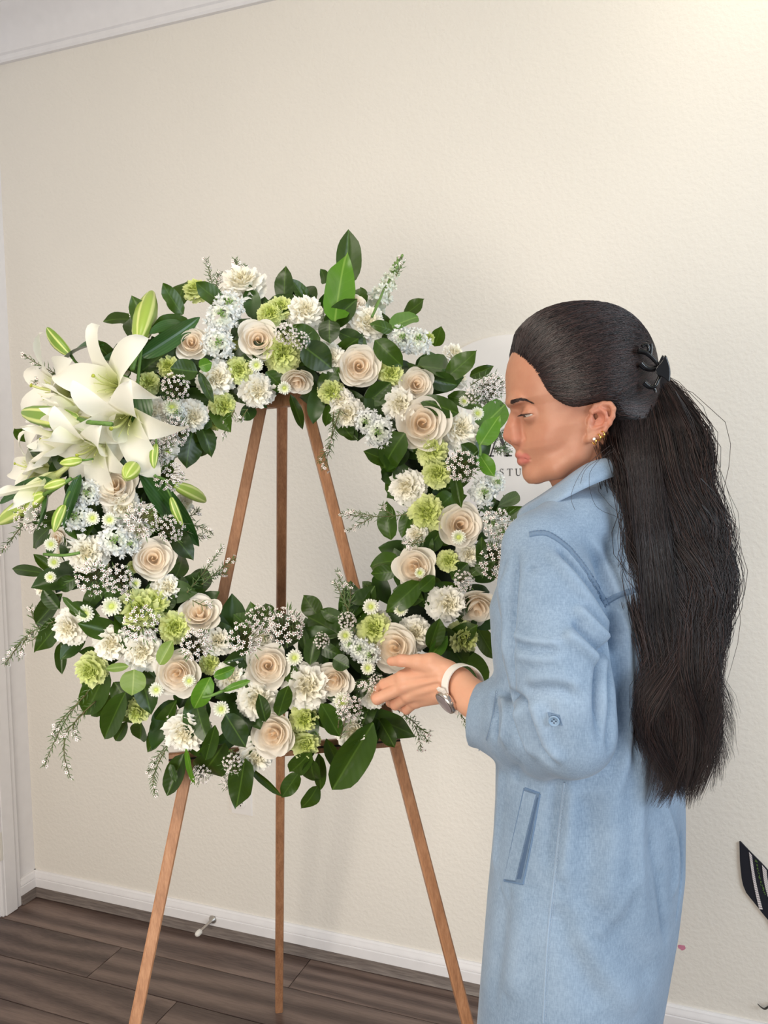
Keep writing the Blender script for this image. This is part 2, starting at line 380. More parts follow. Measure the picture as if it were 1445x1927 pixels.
# door stop on the baseboard
q = wall_pt(405, 1726); M_ni = simple('brushed_nickel', (190, 184, 178), 0.35, 1.0)
ds = thing(empty('door_stop', (q.x, WD-0.013, q.z)), 'metal door stop with white rubber tip screwed to the baseboard', 'door stop')
Rm = Matrix.Rotation(math.radians(90), 4, 'X')
b = MB(); b.lathe([(0.0125, 0), (0.0125, 0.002), (0.009, 0.006), (0.005, 0.012), (0.0042, 0.02), (0.004, 0.06), (0.0042, 0.066)], Rm, 20); b.build('rod', M_ni, ds)
b = MB(); b.lathe([(0.0042, 0.066), (0.0075, 0.067), (0.0082, 0.072), (0.0082, 0.08), (0.006, 0.086), (0.001, 0.088)], Rm, 18); b.build('rubber_tip', simple('white_rubber', (228, 224, 218), 0.6), ds)
# round studio sign
M_sign = simple('sign_acrylic', (234, 230, 227), 0.3, var=0.01); M_ink = simple('sign_ink', (58, 56, 58), 0.5)
cs = wall_pt(955, 835); rs = (wall_pt(955, 630)-cs).length
sg = thing(empty('studio_sign', (cs.x, WD, cs.z)), 'round white studio sign mounted on the wall behind the wreath and the woman', 'sign')
m = MB(); m.lathe([(rs, 0.001), (rs, 0.008), (rs-0.0015, 0.0095), (rs-0.004, 0.010), (0.001, 0.010)], Rm, 96); autosmooth(m.build('sign_board', M_sign, sg))
def letters(txt, px, py, hpx, spacing=1.0):
    cu = bpy.data.curves.new('lettering', 'FONT'); cu.body = txt; cu.size = 1; cu.extrude = 0.0; cu.space_character = spacing
    o = bpy.data.objects.new('t', cu); COL.objects.link(o)
    dg = bpy.context.evaluated_depsgraph_get(); me = bpy.data.meshes.new_from_object(o.evaluated_get(dg)); bpy.data.objects.remove(o)
    return me
# serif capitals built from strokes: S, T, U, D, I, O
def stroke_text(chars, x0, z0, h, pitch, parent):
    thick, thin = h*0.13, h*0.055
    def bar(m, a, b, wd): 
        a, b = Vector((a[0], 0, a[1])), Vector((b[0], 0, b[1])); t = (b-a).normalized(); s = Vector((-t.z, 0, t.x))*wd/2
        q = [a+s, b+s, b-s, a-s]; y0, y1 = Vector((0, -0.0103, 0)), Vector((0, -0.0109, 0))
        m.add([p+y0 for p in q]+[p+y1 for p in q], [(0,1,2,3),(7,6,5,4),(0,4,5,1),(1,5,6,2),(2,6,7,3),(3,7,4,0)])
    def curve(m, pts, wds):
        for i in range(len(pts)-1): bar(m, pts[i], pts[i+1], wds[i])
    for i, ch in enumerate(chars):
        m = MB(); x = x0+i*pitch; w = h*0.36
        if ch == 'T':
            bar(m, (x, z0), (x, z0+h), thick); bar(m, (x-w, z0+h-thin/2), (x+w, z0+h-thin/2), thin); bar(m, (x-h*.17, z0+thin/2), (x+h*.17, z0+thin/2), thin)
            for s in (-1, 1): bar(m, (x+s*w, z0+h), (x+s*w*0.95, z0+h*0.8), thin)
        if ch == 'U':
            pts = [(x-w*.8, z0+h)]+[(x+w*.75*math.cos(math.pi+a), z0+h*.32+h*.32*math.sin(math.pi+a)) for a in [math.pi*k/10 for k in range(11)]]+[(x+w*.75, z0+h)]
            curve(m, pts, [thick]*5+[thick*.8]*3+[thin]*6)
            for s in (-1, 1): bar(m, (x+s*w*.8-h*.14, z0+h-thin/2), (x+s*w*.8+h*.14, z0+h-thin/2), thin)
        if ch == 'S':
            pts = []
            for k in range(9): a = math.radians(20+250*k/8); pts.append((x+h*.2*math.cos(a), z0+h*.76+h*.22*math.sin(a)))
            for k in range(1, 10): a = math.radians(90-250*k/9); pts.append((x+h*.23*math.cos(a), z0+h*.28+h*.26*math.sin(a)))
            curve(m, pts, [thin]*5+[thick]*8+[thin]*6)
            bar(m, (x+h*.22, z0+h), (x+h*.2, z0+h*.76), thin); bar(m, (x-h*.24, z0), (x-h*.22, z0+h*.25), thin)
        if ch == 'D':
            bar(m, (x-w*.6, z0), (x-w*.6, z0+h), thick)
            pts = [(x-w*.9, z0+h-thin/2), (x, z0+h-thin/2)]+[(x+h*.36*math.sin(a), z0+h/2+h*.47*math.cos(a)) for a in [math.pi*k/10 for k in range(11)]]+[(x-w*.9, z0+thin/2)]
            curve(m, pts, [thin]*4+[thick]*6+[thin]*5)
        if ch == 'I':
            bar(m, (x, z0), (x, z0+h), thick)
            for zz in (z0+thin/2, z0+h-thin/2): bar(m, (x-h*.17, zz), (x+h*.17, zz), thin)
        if ch == 'O':
            pts = [(x+h*.42*math.sin(a), z0+h/2+h*.5*math.cos(a)) for a in [2*math.pi*k/20 for k in range(21)]]
            curve(m, pts, [thin]*3+[thick]*4+[thin]*6+[thick]*4+[thin]*4)
        if ch == 'A':
            bar(m, (x-h*.36, z0), (x, z0+h), thin); bar(m, (x+h*.36, z0), (x-h*.03, z0+h), thick); bar(m, (x-h*.24, z0+h*.32), (x+h*.24, z0+h*.32), thin)
            for s in (-1, 1): bar(m, (x+s*h*.36-h*.15, z0+thin/2), (x+s*h*.36+h*.15, z0+thin/2), thin)
        m.build('letter', M_ink, parent, smooth=False)
def sgl(px, py): r = wall_pt(px, py); return r.x-cs.x, r.z-cs.z
xs, zs = sgl(945.5, 895); xt, zt = sgl(977, 882.5)
stroke_text('STUDIO', xs, zs, abs(zt-zs)*1.08, (sgl(977, 888)[0]-xs)/2, sg)
xa, za = sgl(941, 859); stroke_text('A', xa, za, abs(sgl(941, 811)[1]-za), 0.1, sg)
# pink smudge and scuffs: thin dried paint marks on the wall
M_pink = simple('pink_paint', (203, 128, 152), 0.6, var=0.1, nscale=80)
def smudge(px, py, w, h, mat, name, lab, n=14):
    c = wall_pt(px, py); m = MB(); rr = [1+0.3*random.uniform(-1, 1) for _ in range(n)]
    m.add([(0, -0.0006, 0)]+[(w*rr[k]*math.cos(2*math.pi*k/n), -0.0001, h*rr[k]*math.sin(2*math.pi*k/n)) for k in range(n)], [(0, 1+(k+1) % n, 1+k) for k in range(n)])
    o = m.build(name, mat); o.location = (c.x, WD, c.z); return thing(o, lab, 'stain')
smudge(1284, 1783, 0.009, 0.008, M_pink, 'paint_smudge', 'small pink smudge on the wall beside the denim dress')
# petal lying on the floor by the door
fp = hit_plane(3, 1710, Vector((0, 0, 0.004)), Vector((0, 0, 1)))
t = NT('fallen_petal'); t.col(t.ramp(t.noise(t.coord(), 40), [(0.3, lin(232, 222, 150)), (0.7, lin(240, 236, 205))])); t.set(Roughness=0.5)
m = MB(); m.grid(lambda u, v: Vector(((v-0.5)*0.05, (u-0.5)*0.026*math.sin(math.pi*min(1, v*0.93+0.05))**0.7, 0.004+0.010*(2*u-1)**2+0.006*(2*v-1)**2)), 6, 8)
pt = m.build('fallen_petal', t.m); pt.location = (fp.x, fp.y, -0.003); pt.rotation_euler = (0, 0, 0.9)
sm = pt.modifiers.new('thick', 'SOLIDIFY'); sm.thickness = 0.001
thing(pt, 'pale yellow flower petal lying on the floor by the door', 'petal')
# ================================================================= easel
def wood_mat():
    t = NT('easel_wood'); v = t.coord('Object', (14, 14, 1.4)); n = t.noise(v, 7, 5, 0.6)
    v2 = t.coord('Object', (60, 60, 2.5)); n2 = t.noise(v2, 8, 3); g = t.mix(0.4, n, n2)
    t.col(t.ramp(g, [(0.3, lin(136, 94, 66)), (0.52, lin(168, 121, 88)), (0.75, lin(192, 146, 110))])); t.set(Roughness=0.38); return t.m
M_wood = wood_mat()
EA = math.radians(11); LEAN = math.radians(11)
EN = (G(math.sin(EA), -math.cos(EA), 0)*math.cos(LEAN)+Vector((0, 0, math.sin(LEAN)))).normalized()   # easel plane, towards the viewer
E1 = G(math.cos(EA), math.sin(EA), 0); E2 = EN.cross(E1)
E0 = P(690, 1396, 1.45)
def on_easel(px, py, off=0.0): return hit_plane(px, py, E0+EN*off, EN)
def to_floor(a, b, z=0.001): t = (z-a.z)/(b.z-a.z); return a+(b-a)*t
LW = 0.0195
es = thing(empty('easel', G(-0.2, 1.5, 0)), 'brown wooden tripod display easel standing on the plank floor holding the wreath', 'easel')
lo = {}
for nm, a, b in (('l', (477, 840), (254, 1927)), ('r', (597, 840), (880, 1927))):
    A, B = on_easel(*a, -0.012), on_easel(*b, -0.012); A = A+(A-B)*0.12
    lo[nm] = (A, to_floor(A, B, 0.009))
    m = MB(); m.beam(A, lo[nm][1], LW, LW, EN); attach(autosmooth(m.build('front_leg', M_wood)), es)
fb = hit_plane(525, 1900, Vector((0, 0, 0.004)), Vector((0, 0, 1))); tb = on_easel(531, 720, -0.035)
tb = tb+(tb-fb)*0.05
m = MB(); m.beam(tb, fb+Vector((0, 0, 0.0)), LW, LW, EN); attach(autosmooth(m.build('back_leg', M_wood)), es)
# head block that joins the legs, crossbar with a cord
m = MB(); hb = (lo['l'][0]+lo['r'][0])/2; m.beam(lo['l'][0]+E1*-0.012-E2*0.02, lo['r'][0]+E1*0.012-E2*0.02, 0.05, 0.018, EN); attach(autosmooth(m.build('head_block', M_wood)), es)
cl, cr_ = on_easel(318, 1429, 0.004), on_easel(751, 1392, 0.004)
m = MB(); m.beam(cl, cr_, 0.021, 0.016, EN); attach(autosmooth(m.build('crossbar', M_wood)), es)
m = MB(); m.beam(cl+EN*0.009, cr_+EN*0.009, 0.003, 0.004, EN); attach(m.build('crossbar_groove', simple('groove_dark', (38, 28, 24), 0.8)), es)
m = MB(); m.tube([on_easel(736, 1392, 0.014), on_easel(770, 1386, 0.02)], 0.0012, 6); attach(m.build('peg', simple('peg_metal', (70, 66, 62), 0.4, 0.8)), es)
for nm in 'lr':
    q = on_easel(*( (349, 1424) if nm == 'l' else (740, 1393)), 0.013)
    m = MB(); m.lathe([(0.004, 0), (0.0035, 0.0015), (0.0005, 0.002)], frame(q-EN*0.001, EN), 12); attach(m.build('screw', M_ni), es)
# ================================================================= wreath
random.seed(11)
R0 = random.Random(5)
C0 = on_easel(525, 980, 0.0)
RR, RT = 0.287, 0.135
def ring_h(r): q = (r-RR)/RT; return 0.035+0.10*math.sqrt(max(0.0, 1-q*q))
def ring_uv(p): d = p-C0; return d.dot(E1), d.dot(E2)
def surf(px, py, extra=0.0):
    off = 0.1
    for _ in range(14):
        p = hit_plane(px, py, E0+EN*off, EN); u, v = ring_uv(p); off = 0.5*off+0.5*(ring_h(math.hypot(u, v))+extra)
    return hit_plane(px, py, E0+EN*off, EN)
def ring_n(p, cam_w=0.45):
    u, v = ring_uv(p); r = math.hypot(u, v)+1e-6; q = max(-0.9, min(0.9, (r-RR)/RT))
    n = EN*math.sqrt(1-q*q)+(E1*(u/r)+E2*(v/r))*q
    return (n.normalized()*(1-cam_w)+(CAM-p).normalized()*cam_w).normalized()
def px_m(p): return (p-CAM).dot(CF)/FPX                         # metres per photo pixel at p
wreath = thing(empty('flower_wreath', C0), 'large round flower wreath of lilies, cream roses and green leaves resting on the easel', 'wreath')
def put(o, M, parent=wreath):
    o.parent = parent
    o.matrix_basis = (Matrix.Translation(-C0) @ M) if parent is wreath else M
    return o
def copy_of(src):
    o = src.copy(); COL.objects.link(o); return o
_used = set()
def stamp(src, M, parent=wreath, mat=None):
    """first use moves the original itself, later uses are object copies that share its mesh; children are copied along"""
    if src.name not in _used:
        _used.add(src.name); o = src
    else:
        o = copy_of(src)
        for ch in src.children:
            c = copy_of(ch); c.parent = o; c.matrix_basis = ch.matrix_basis.copy()
    return put(o, M, parent)
# ---- materials
def leaf_mat(name, dark, light, vein, rough=0.3):
    t = NT(name); tc = t.n('ShaderNodeTexCoord'); sp = t.n('ShaderNodeSeparateXYZ'); t.l(tc.outputs['Object'], sp.inputs[0])
    oi = t.n('ShaderNodeObjectInfo'); c = t.ramp(oi.outputs['Random'], [(0, dark), (0.55, tuple((a+b)/2 for a, b in zip(dark, light))), (1, light)])
    ab = t.n('ShaderNodeMath', operation='ABSOLUTE'); t.l(sp.outputs[0], ab.inputs[0])
    rib = t.n('ShaderNodeMapRange'); rib.inputs[1].default_value = 0.006; rib.inputs[2].default_value = 0.016; rib.inputs[3].default_value = 0.55; rib.inputs[4].default_value = 0.0; t.l(ab.outputs[0], rib.inputs[0])
    a = t.n('ShaderNodeMath', operation='MULTIPLY_ADD'); a.inputs[1].default_value = -0.9; t.l(ab.outputs[0], a.inputs[0]); t.l(sp.outputs[1], a.inputs[2])
    s = t.n('ShaderNodeMath', operation='MULTIPLY'); s.inputs[1].default_value = 48.0; t.l(a.outputs[0], s.inputs[0])
    sn = t.n('ShaderNodeMath', operation='SINE'); t.l(s.outputs[0], sn.inputs[0])
    sv = t.n('ShaderNodeMapRange'); sv.inputs[1].default_value = 0.8; sv.inputs[2].default_value = 1.0; sv.inputs[3].default_value = 0.0; sv.inputs[4].default_value = 0.05; t.l(sn.outputs[0], sv.inputs[0])
    m = t.n('ShaderNodeMath', operation='MAXIMUM'); t.l(rib.outputs[0], m.inputs[0]); t.l(sv.outputs[0], m.inputs[1])
    nz = t.noise(tc.outputs['Object'], 5, 3); c2 = t.mix(0.25, c, t.ramp(nz, [(0.3, dark), (0.7, light)]))
    cc = t.mix(m.outputs[0], c2, vein); t.col(cc); t.bump(sn.outputs[0], 0.04, 0.002)
    t.set(Roughness=rough); t.b.inputs['Specular IOR Level'].default_value = 0.5
    tr = t.n('ShaderNodeBsdfTranslucent'); t.l(t.mix(0.6, cc, (0.20, 0.34, 0.02, 1)), tr.inputs[0]); mx = t.n('ShaderNodeMixShader'); mx.inputs[0].default_value = 0.22
    out = t.t.nodes['Material Output']; t.l(t.b.outputs[0], mx.inputs[1]); t.l(tr.outputs[0], mx.inputs[2]); t.l(mx.outputs[0], out.inputs[0])
    return t.m
M_leaf = leaf_mat('leaf_green', lin(26, 47, 8), lin(56, 87, 15), lin(88, 120, 44), 0.36)
M_leafB = leaf_mat('leaf_backlit', lin(70, 118, 22), lin(92, 142, 36), lin(150, 186, 86), 0.36)  # lighter copy of the leaf green, paints the backlit leaves
M_leafO = leaf_mat('leaf_olive', lin(112, 140, 62), lin(136, 160, 78), lin(176, 192, 118), 0.45)
def lily_leaf_mat():
    t = NT('lily_leaf'); tc = t.n('ShaderNodeTexCoord'); sp = t.n('ShaderNodeSeparateXYZ'); t.l(tc.outputs['Object'], sp.inputs[0])
    s = t.n('ShaderNodeMath', operation='MULTIPLY'); s.inputs[1].default_value = 220.0; t.l(sp.outputs[0], s.inputs[0]); sn = t.n('ShaderNodeMath', operation='SINE'); t.l(s.outputs[0], sn.inputs[0])
    t.col(t.ramp(sn.outputs[0], [(0.0, lin(44, 80, 30)), (1.0, lin(54, 92, 36))])); t.bump(sn.outputs[0], 0.06, 0.002); t.set(Roughness=0.33); return t.m
M_lleaf = lily_leaf_mat()
def petal_mat(name, centre, edge, r0, r1, sss=0.12, axis='radial', rough=0.55, var=0.05):
    t = NT(name); tc = t.n('ShaderNodeTexCoord'); sp = t.n('ShaderNodeSeparateXYZ'); t.l(tc.outputs['Object'], sp.inputs[0])
    cx = t.n('ShaderNodeCombineXYZ'); t.l(sp.outputs[0], cx.inputs[0]); t.l(sp.outputs[1], cx.inputs[1])
    ln = t.n('ShaderNodeVectorMath', operation='LENGTH'); t.l(cx.outputs[0], ln.inputs[0])
    mr = t.n('ShaderNodeMapRange'); mr.inputs[1].default_value = r0; mr.inputs[2].default_value = r1
    t.l(sp.outputs[2] if axis == 'z' else ln.outputs['Value'], mr.inputs[0])
    nz = t.noise(tc.outputs['Object'], 6, 3)
    c = t.mix(mr.outputs[0], centre, edge); oi = t.n('ShaderNodeObjectInfo')
    c = t.mix(var, c, t.ramp(oi.outputs['Random'], [(0, centre), (1, (1, 1, 1, 1))])); t.col(c)
    t.set(Roughness=rough); t.b.inputs['Specular IOR Level'].default_value = 0.25
    tr = t.n('ShaderNodeBsdfTranslucent'); t.l(c, tr.inputs[0]); mx = t.n('ShaderNodeMixShader'); mx.inputs[0].default_value = sss*2
    out = t.t.nodes['Material Output']; t.l(t.b.outputs[0], mx.inputs[1]); t.l(tr.outputs[0], mx.inputs[2]); t.l(mx.outputs[0], out.inputs[0])
    return t.m
M_rose = petal_mat('rose_petal', lin(253, 241, 224), lin(254, 249, 240), 0.10, 0.38, 0.2)
M_rosec = petal_mat('rose_heart', lin(253, 232, 206), lin(253, 243, 228), 0.02, 0.2, 0.22)
M_wcarn = petal_mat('white_carnation', lin(250, 244, 220), lin(252, 250, 244), 0.05, 0.35)
M_gcarn = petal_mat('green_carnation', lin(208, 219, 120), lin(230, 236, 176), 0.10, 0.5)
M_stock = petal_mat('stock_petal', lin(226, 232, 206), lin(245, 247, 247), 0.05, 0.30)
M_mum = petal_mat('mum_petal', lin(222, 230, 160), lin(246, 246, 236), 0.12, 0.34)
M_mumc = simple('mum_eye', (190, 202, 104), 0.7, var=0.15, nscale=60)
M_lily = petal_mat('lily_tepal', lin(214, 222, 140), lin(251, 248, 238), 0.03, 0.20, 0.16, rough=0.42)
M_pistil = simple('lily_pistil', (204, 210, 140), 0.4); M_anther = simple('lily_stigma', (168, 178, 60), 0.5)
M_stem = simple('stem_green', (92, 128, 54), 0.5, var=0.2); M_stemd = simple('twig_brown', (104, 98, 62), 0.6, var=0.2)
M_needle = simple('needle_green', (78, 104, 50), 0.5, var=0.25, nscale=40)
M_wax = simple('wax_petal', (248, 242, 238), 0.5); M_waxc = simple('wax_heart', (150, 104, 100), 0.6)
M_cal = simple('calyx_green', (112, 142, 74), 0.5, var=0.15)
def bud_mat():
    t = NT('lily_bud'); tc = t.n('ShaderNodeTexCoord'); sp = t.n('ShaderNodeSeparateXYZ'); t.l(tc.outputs['Object'], sp.inputs[0])
    an = t.n('ShaderNodeMath', operation='ARCTAN2'); t.l(sp.outputs[1], an.inputs[0]); t.l(sp.outputs[0], an.inputs[1])
    m = t.n('ShaderNodeMath', operation='MULTIPLY'); m.inputs[1].default_value = 6.0; t.l(an.outputs[0], m.inputs[0]); sn = t.n('ShaderNodeMath', operation='SINE'); t.l(m.outputs[0], sn.inputs[0])
    oi = t.n('ShaderNodeObjectInfo'); g = t.mix(oi.outputs['Random'], lin(112, 146, 52), lin(160, 182, 78))
    t.col(t.mix(t.ramp(sn.outputs[0], [(0.35, (0,0,0,1)), (0.9, (1,1,1,1))]), g, lin(208, 216, 134))); t.set(Roughness=0.42); return t.m
M_bud = bud_mat()
# ---- foam ring under everything
m = MB()
m.grid(lambda u, v: (E1*math.cos(2*math.pi*u)+E2*math.sin(2*math.pi*u))*(RR+0.042*math.cos(2*math.pi*v))+EN*(0.03+0.026*math.sin(2*math.pi*v)), 48, 10, False)
fo = m.build('foam_ring', simple('ring_moss', (30, 42, 22), 0.9, var=0.3, nscale=60)); fo.parent = wreath
# ---- leaf meshes: unit length along +Y, face +Z
def leaf_mesh(name, wid, fold, curl, wav, tip, nu=6, nv=9, mat=M_leaf, lance=False, seed=0):
    rr = random.Random(seed); ph = rr.uniform(0, 6)
    def w(v):
        if lance: return wid*math.sin(math.pi*min(1, v**0.8))**0.75+0.004
        return wid*1.62*(v**0.52)*((1-v)**tip)*(1-0.45*smoothstep(0.72, 1.0, v))+(0.012 if v < 0.03 else 0)
    def fn(u, v):
        s = 2*u-1; x = s*w(v)
        z = fold*abs(s)*w(v)+curl*v*v+wav*math.sin(7*v+ph)*s*0.5+wav*0.5*math.sin(11*v+ph*2)*abs(s)
        return Vector((x, v-0.35*abs(curl)*v*v*v, z))
    m = MB(); m.grid(fn, nu, nv); return m.build(name, mat)
LEAF = {}
for key, mt in (('d', M_leaf), ('b', M_leafB), ('o', M_leafO)):
    LEAF[key] = [leaf_mesh('leaf', 0.30, f, c, wv, tp, mat=mt, seed=i) for i, (f, c, wv, tp) in enumerate(((0.35, -0.10, 0.03, 0.62), (0.22, -0.22, 0.04, 0.7), (0.5, 0.06, 0.03, 0.58), (0.28, -0.32, 0.05, 0.66), (0.15, 0.14, 0.06, 0.6)))]
LLEAF = [leaf_mesh('lily_leaf', 0.12, 0.5, c, 0.01, 1, 6, 16, M_lleaf, True, seed=k) for k, c in enumerate((-0.35, -0.1, 0.25))]
LAY = {'f': 0.028, 'm': 0.0, 'b': -0.05}
n_leaf = 0
def leaf(bx, by, tx, ty, wpx, lay='m', key='d', kinds=None, roll=None, lift=None):
    global n_leaf
    b = surf(bx, by, LAY[lay]-0.006); dep = LAY[lay] if lift is None else lift
    t = surf(tx, ty, dep) if lay == 'f' else surf(tx, ty, dep*0.5)
    if (t-b).length > 0.0: pass
    ax = t-b; L = ax.length
    view = (CAM-b).normalized(); z = ring_n((b+t)/2, 0.6)
    roll = R0.uniform(-0.35, 0.35) if roll is None else roll
    z = (z-ax.normalized()*z.dot(ax.normalized())).normalized(); x = ax.normalized().cross(z); z = (z*math.cos(roll)+x*math.sin(roll)); x = ax.normalized().cross(z).normalized()
    src = R0.choice(kinds or LEAF[key]); wnat = 0.475 if kinds is None else 0.24
    sx = (wpx*px_m((b+t)/2))/(wnat*0.93)/max(0.75, math.cos(roll)); L = L*1.03
    M = Matrix.Translation(b) @ Matrix((x*sx, ax.normalized()*L, z*min(L, sx*1.3))).transposed().to_4x4()
    n_leaf += 1
    return stamp(src, M)
LL = """653 538 654 433 48 b d;630 606 641 499 60 f b;585 578 556 523 50 b d;562 566 495 568 30 b d;612 533 609 508 24 b d;675 592 675 518 34 b d;620 602 618 642 42 f d;602 650 549 612 36 f d;568 650 628 692 58 f d;636 625 692 648 34 m d;706 640 758 692 42 f d;733 618 791 588 36 f b;758 594 803 565 30 b d;738 622 697 606 26 f d;818 652 830 615 26 b d;785 690 886 690 54 f d;884 708 929 690 22 b d;800 712 858 724 34 m d;862 778 787 748 40 f d;765 684 807 707 13 m d;688 740 737 772 54 m d;762 815 701 893 58 f d;643 798 674 828 26 m d;622 758 611 810 22 m d;888 822 945 766 50 m b;903 838 933 790 38 f b;901 853 929 899 30 f b;897 862 866 836 30 f d;938 952 974 934 24 m d;934 966 968 926 22 m b;948 966 977 979 26 m b;938 1032 977 1018 32 b d;852 930 818 962 42 m d;855 893 869 956 22 f d;772 960 754 1012 26 m d;795 998 801 1058 38 m d;905 1066 905 1008 22 f d;752 1055 678 1057 38 m d;746 1075 692 1082 30 m d;706 1118 683 1094 24 b d;790 1095 727 1156 44 f d;789 1110 823 1084 28 f d;660 1176 706 1104 42 m d;808 1221 826 1163 36 f d;808 1236 844 1197 28 f b;825 1180 873 1251 46 m d;893 1173 936 1246 34 b d;862 1228 921 1292 52 b d;600 1162 574 1124 38 b d;641 1197 571 1149 52 m d;646 1167 604 1149 26 m d;654 1167 697 1108 38 m d;583 1251 593 1194 32 f d;575 1226 568 1184 20 m d;599 1214 642 1237 28 f d;627 1239 657 1256 32 f d;524 1347 540 1286 32 f d;500 1358 488 1306 26 f d;424 1344 461 1404 44 f d;405 1365 387 1427 28 f d;396 1274 361 1344 38 f b;604 1324 642 1388 38 f d;702 1360 627 1480 62 f d;586 1414 534 1472 38 f d;562 1454 529 1502 30 m d;585 1428 589 1497 36 f d;598 1478 572 1531 34 m d;600 1418 604 1492 24 m d;614 1390 642 1448 26 b d;690 1343 768 1378 42 m d;460 1428 450 1509 48 f d;422 1398 364 1492 64 m d;470 1444 531 1497 15 m d;482 1192 439 1157 36 m d;506 1162 499 1129 28 b d;532 1167 504 1151 22 b d;402 1273 446 1260 22 f b;471 1281 412 1301 14 f b;482 1230 419 1246 32 m d;252 1260 250 1308 48 f o;242 1254 200 1259 16 f o;300 1251 326 1205 28 f o;236 1303 189 1398 44 f d;216 1308 174 1346 26 b d;239 1358 219 1392 22 m d;265 1358 266 1388 34 m d;332 1318 281 1412 32 m d;346 1418 317 1496 36 m d;320 1438 334 1472 15 f d;350 1408 363 1492 13 f b;203 1258 163 1342 52 b d;115 1208 118 1268 22 b d;117 1163 78 1218 40 m d;117 1118 73 1172 38 m d;112 1146 82 1108 30 m d;118 1123 163 1168 15 f d;142 1088 101 1112 32 m d;86 1079 4 1066 22 b d;110 1082 63 1043 20 b d;141 1067 119 1008 30 m d;94 993 46 1032 38 b d;330 1087 360 1028 34 m d;352 1127 396 1066 42 m d;351 1112 329 1078 26 m d;313 1076 337 1058 20 m d;304 1018 326 1058 20 m d;362 810 346 882 48 m d;372 700 320 694 40 f d;374 690 399 683 26 f b;374 699 401 762 18 f d;268 697 323 652 47 m d;330 588 347 513 40 b d;335 590 324 550 32 b d;252 602 196 594 36 b d;260 642 230 578 32 m d;102 872 31 841 42 b d;57 832 26 801 26 b d;546 742 577 817 19 b d;180 1240 165 1300 30 m d;255 1330 225 1372 30 b d;390 1420 352 1380 36 m d;640 1300 690 1345 40 m d;700 1290 655 1300 34 m d;560 1330 600 1380 34 m d;445 1235 480 1275 30 m d;530 1240 560 1290 30 m d;300 1150 330 1120 30 m d;200 1110 240 1150 34 m d;130 1140 190 1160 30 m d;160 1000 190 1060 30 m d;600 735 640 690 34 m d;690 760 735 720 40 m d;500 700 545 740 36 m d;440 640 470 600 34 m d;340 660 300 700 34 m d;300 740 340 720 30 m d;830 1000 800 1040 34 m d;850 1090 880 1060 34 m d;900 960 930 930 30 m d;770 880 740 900 36 m d;740 1110 800 1130 40 m d;880 1120 850 1170 34 m d"""
for row in LL.split(';'):
    q = row.split(); leaf(*[float(x) for x in q[:5]], q[5], q[6])
def arcleaf(bx, by, tx, ty, wpx, kind, lift, roll=0.0):
    return leaf(bx, by, tx, ty, wpx, 'f', kinds=[LLEAF[kind]], roll=roll, lift=lift)
arcleaf(263, 672, 381, 598, 30, 1, 0.02, 0.5); arcleaf(282, 628, 372, 586, 24, 0, 0.0, -0.3); arcleaf(196, 650, 94, 648, 26, 0, 0.03, 0.8)
arcleaf(270, 676, 177, 654, 26, 0, 0.05, 0.5); arcleaf(250, 728, 270, 806, 50, 1, 0.05, -0.1); arcleaf(262, 884, 382, 1034, 40, 1, 0.03, 0.2)
arcleaf(98, 902, -14, 944, 26, 1, 0.03, 0.3); arcleaf(91, 918, 97, 1008, 18, 2, 0.05, 0.9); arcleaf(152, 893, 116, 990, 22, 1, 0.03, 0.2)
# fill behind the flowers: too hidden to pick apart, kept together
back = MB()
for k in range(170):
    a = 2*math.pi*k/170+R0.uniform(-0.05, 0.05); r = RR+R0.uniform(-0.10, 0.085)
    p = C0+(E1*math.cos(a)+E2*math.sin(a))*r+EN*(ring_h(r)-R0.uniform(0.03, 0.06))
    a2 = a+R0.uniform(-1.2, 1.2); outw = (E1*math.cos(a2)+E2*math.sin(a2))*(1 if r > RR-0.03 else R0.choice((1, -0.5)))
    ax = (outw+EN*R0.uniform(-0.2, 0.4)).normalized(); L = R0.uniform(0.065, 0.095)
    if r > RR+0.04 or r < RR-0.06: L *= 0.75
    z = ring_n(p, 0.4); z = (z-ax*z.dot(ax)+ax.cross(z)*R0.uniform(-0.5, 0.5)).normalized(); z = (z-ax*z.dot(ax)).normalized(); x = ax.cross(z)
    tip_ = p+ax*L*1.05-CAM; tx_, ty_ = IW/2+FPX*tip_.dot(CR)/tip_.dot(CF), IH/2-FPX*tip_.dot(CU)/tip_.dot(CF)
    if tx_ > 925 and 830 < ty_ < 930: continue                     # the sign's lettering shows here
    src = R0.choice(LEAF['d']).data; Mx = Matrix.Translation(p-C0) @ Matrix((x*L*1.1, ax*L, z*L)).transposed().to_4x4(); back.add([Mx @ v.co for v in src.vertices], [tuple(q.vertices) for q in src.polygons])
bo = back.build('backing_leaves', simple('backing_leaf', (44, 72, 16), 0.4, var=0.35, nscale=9)); bo.parent = wreath; bo['kind'] = 'stuff'
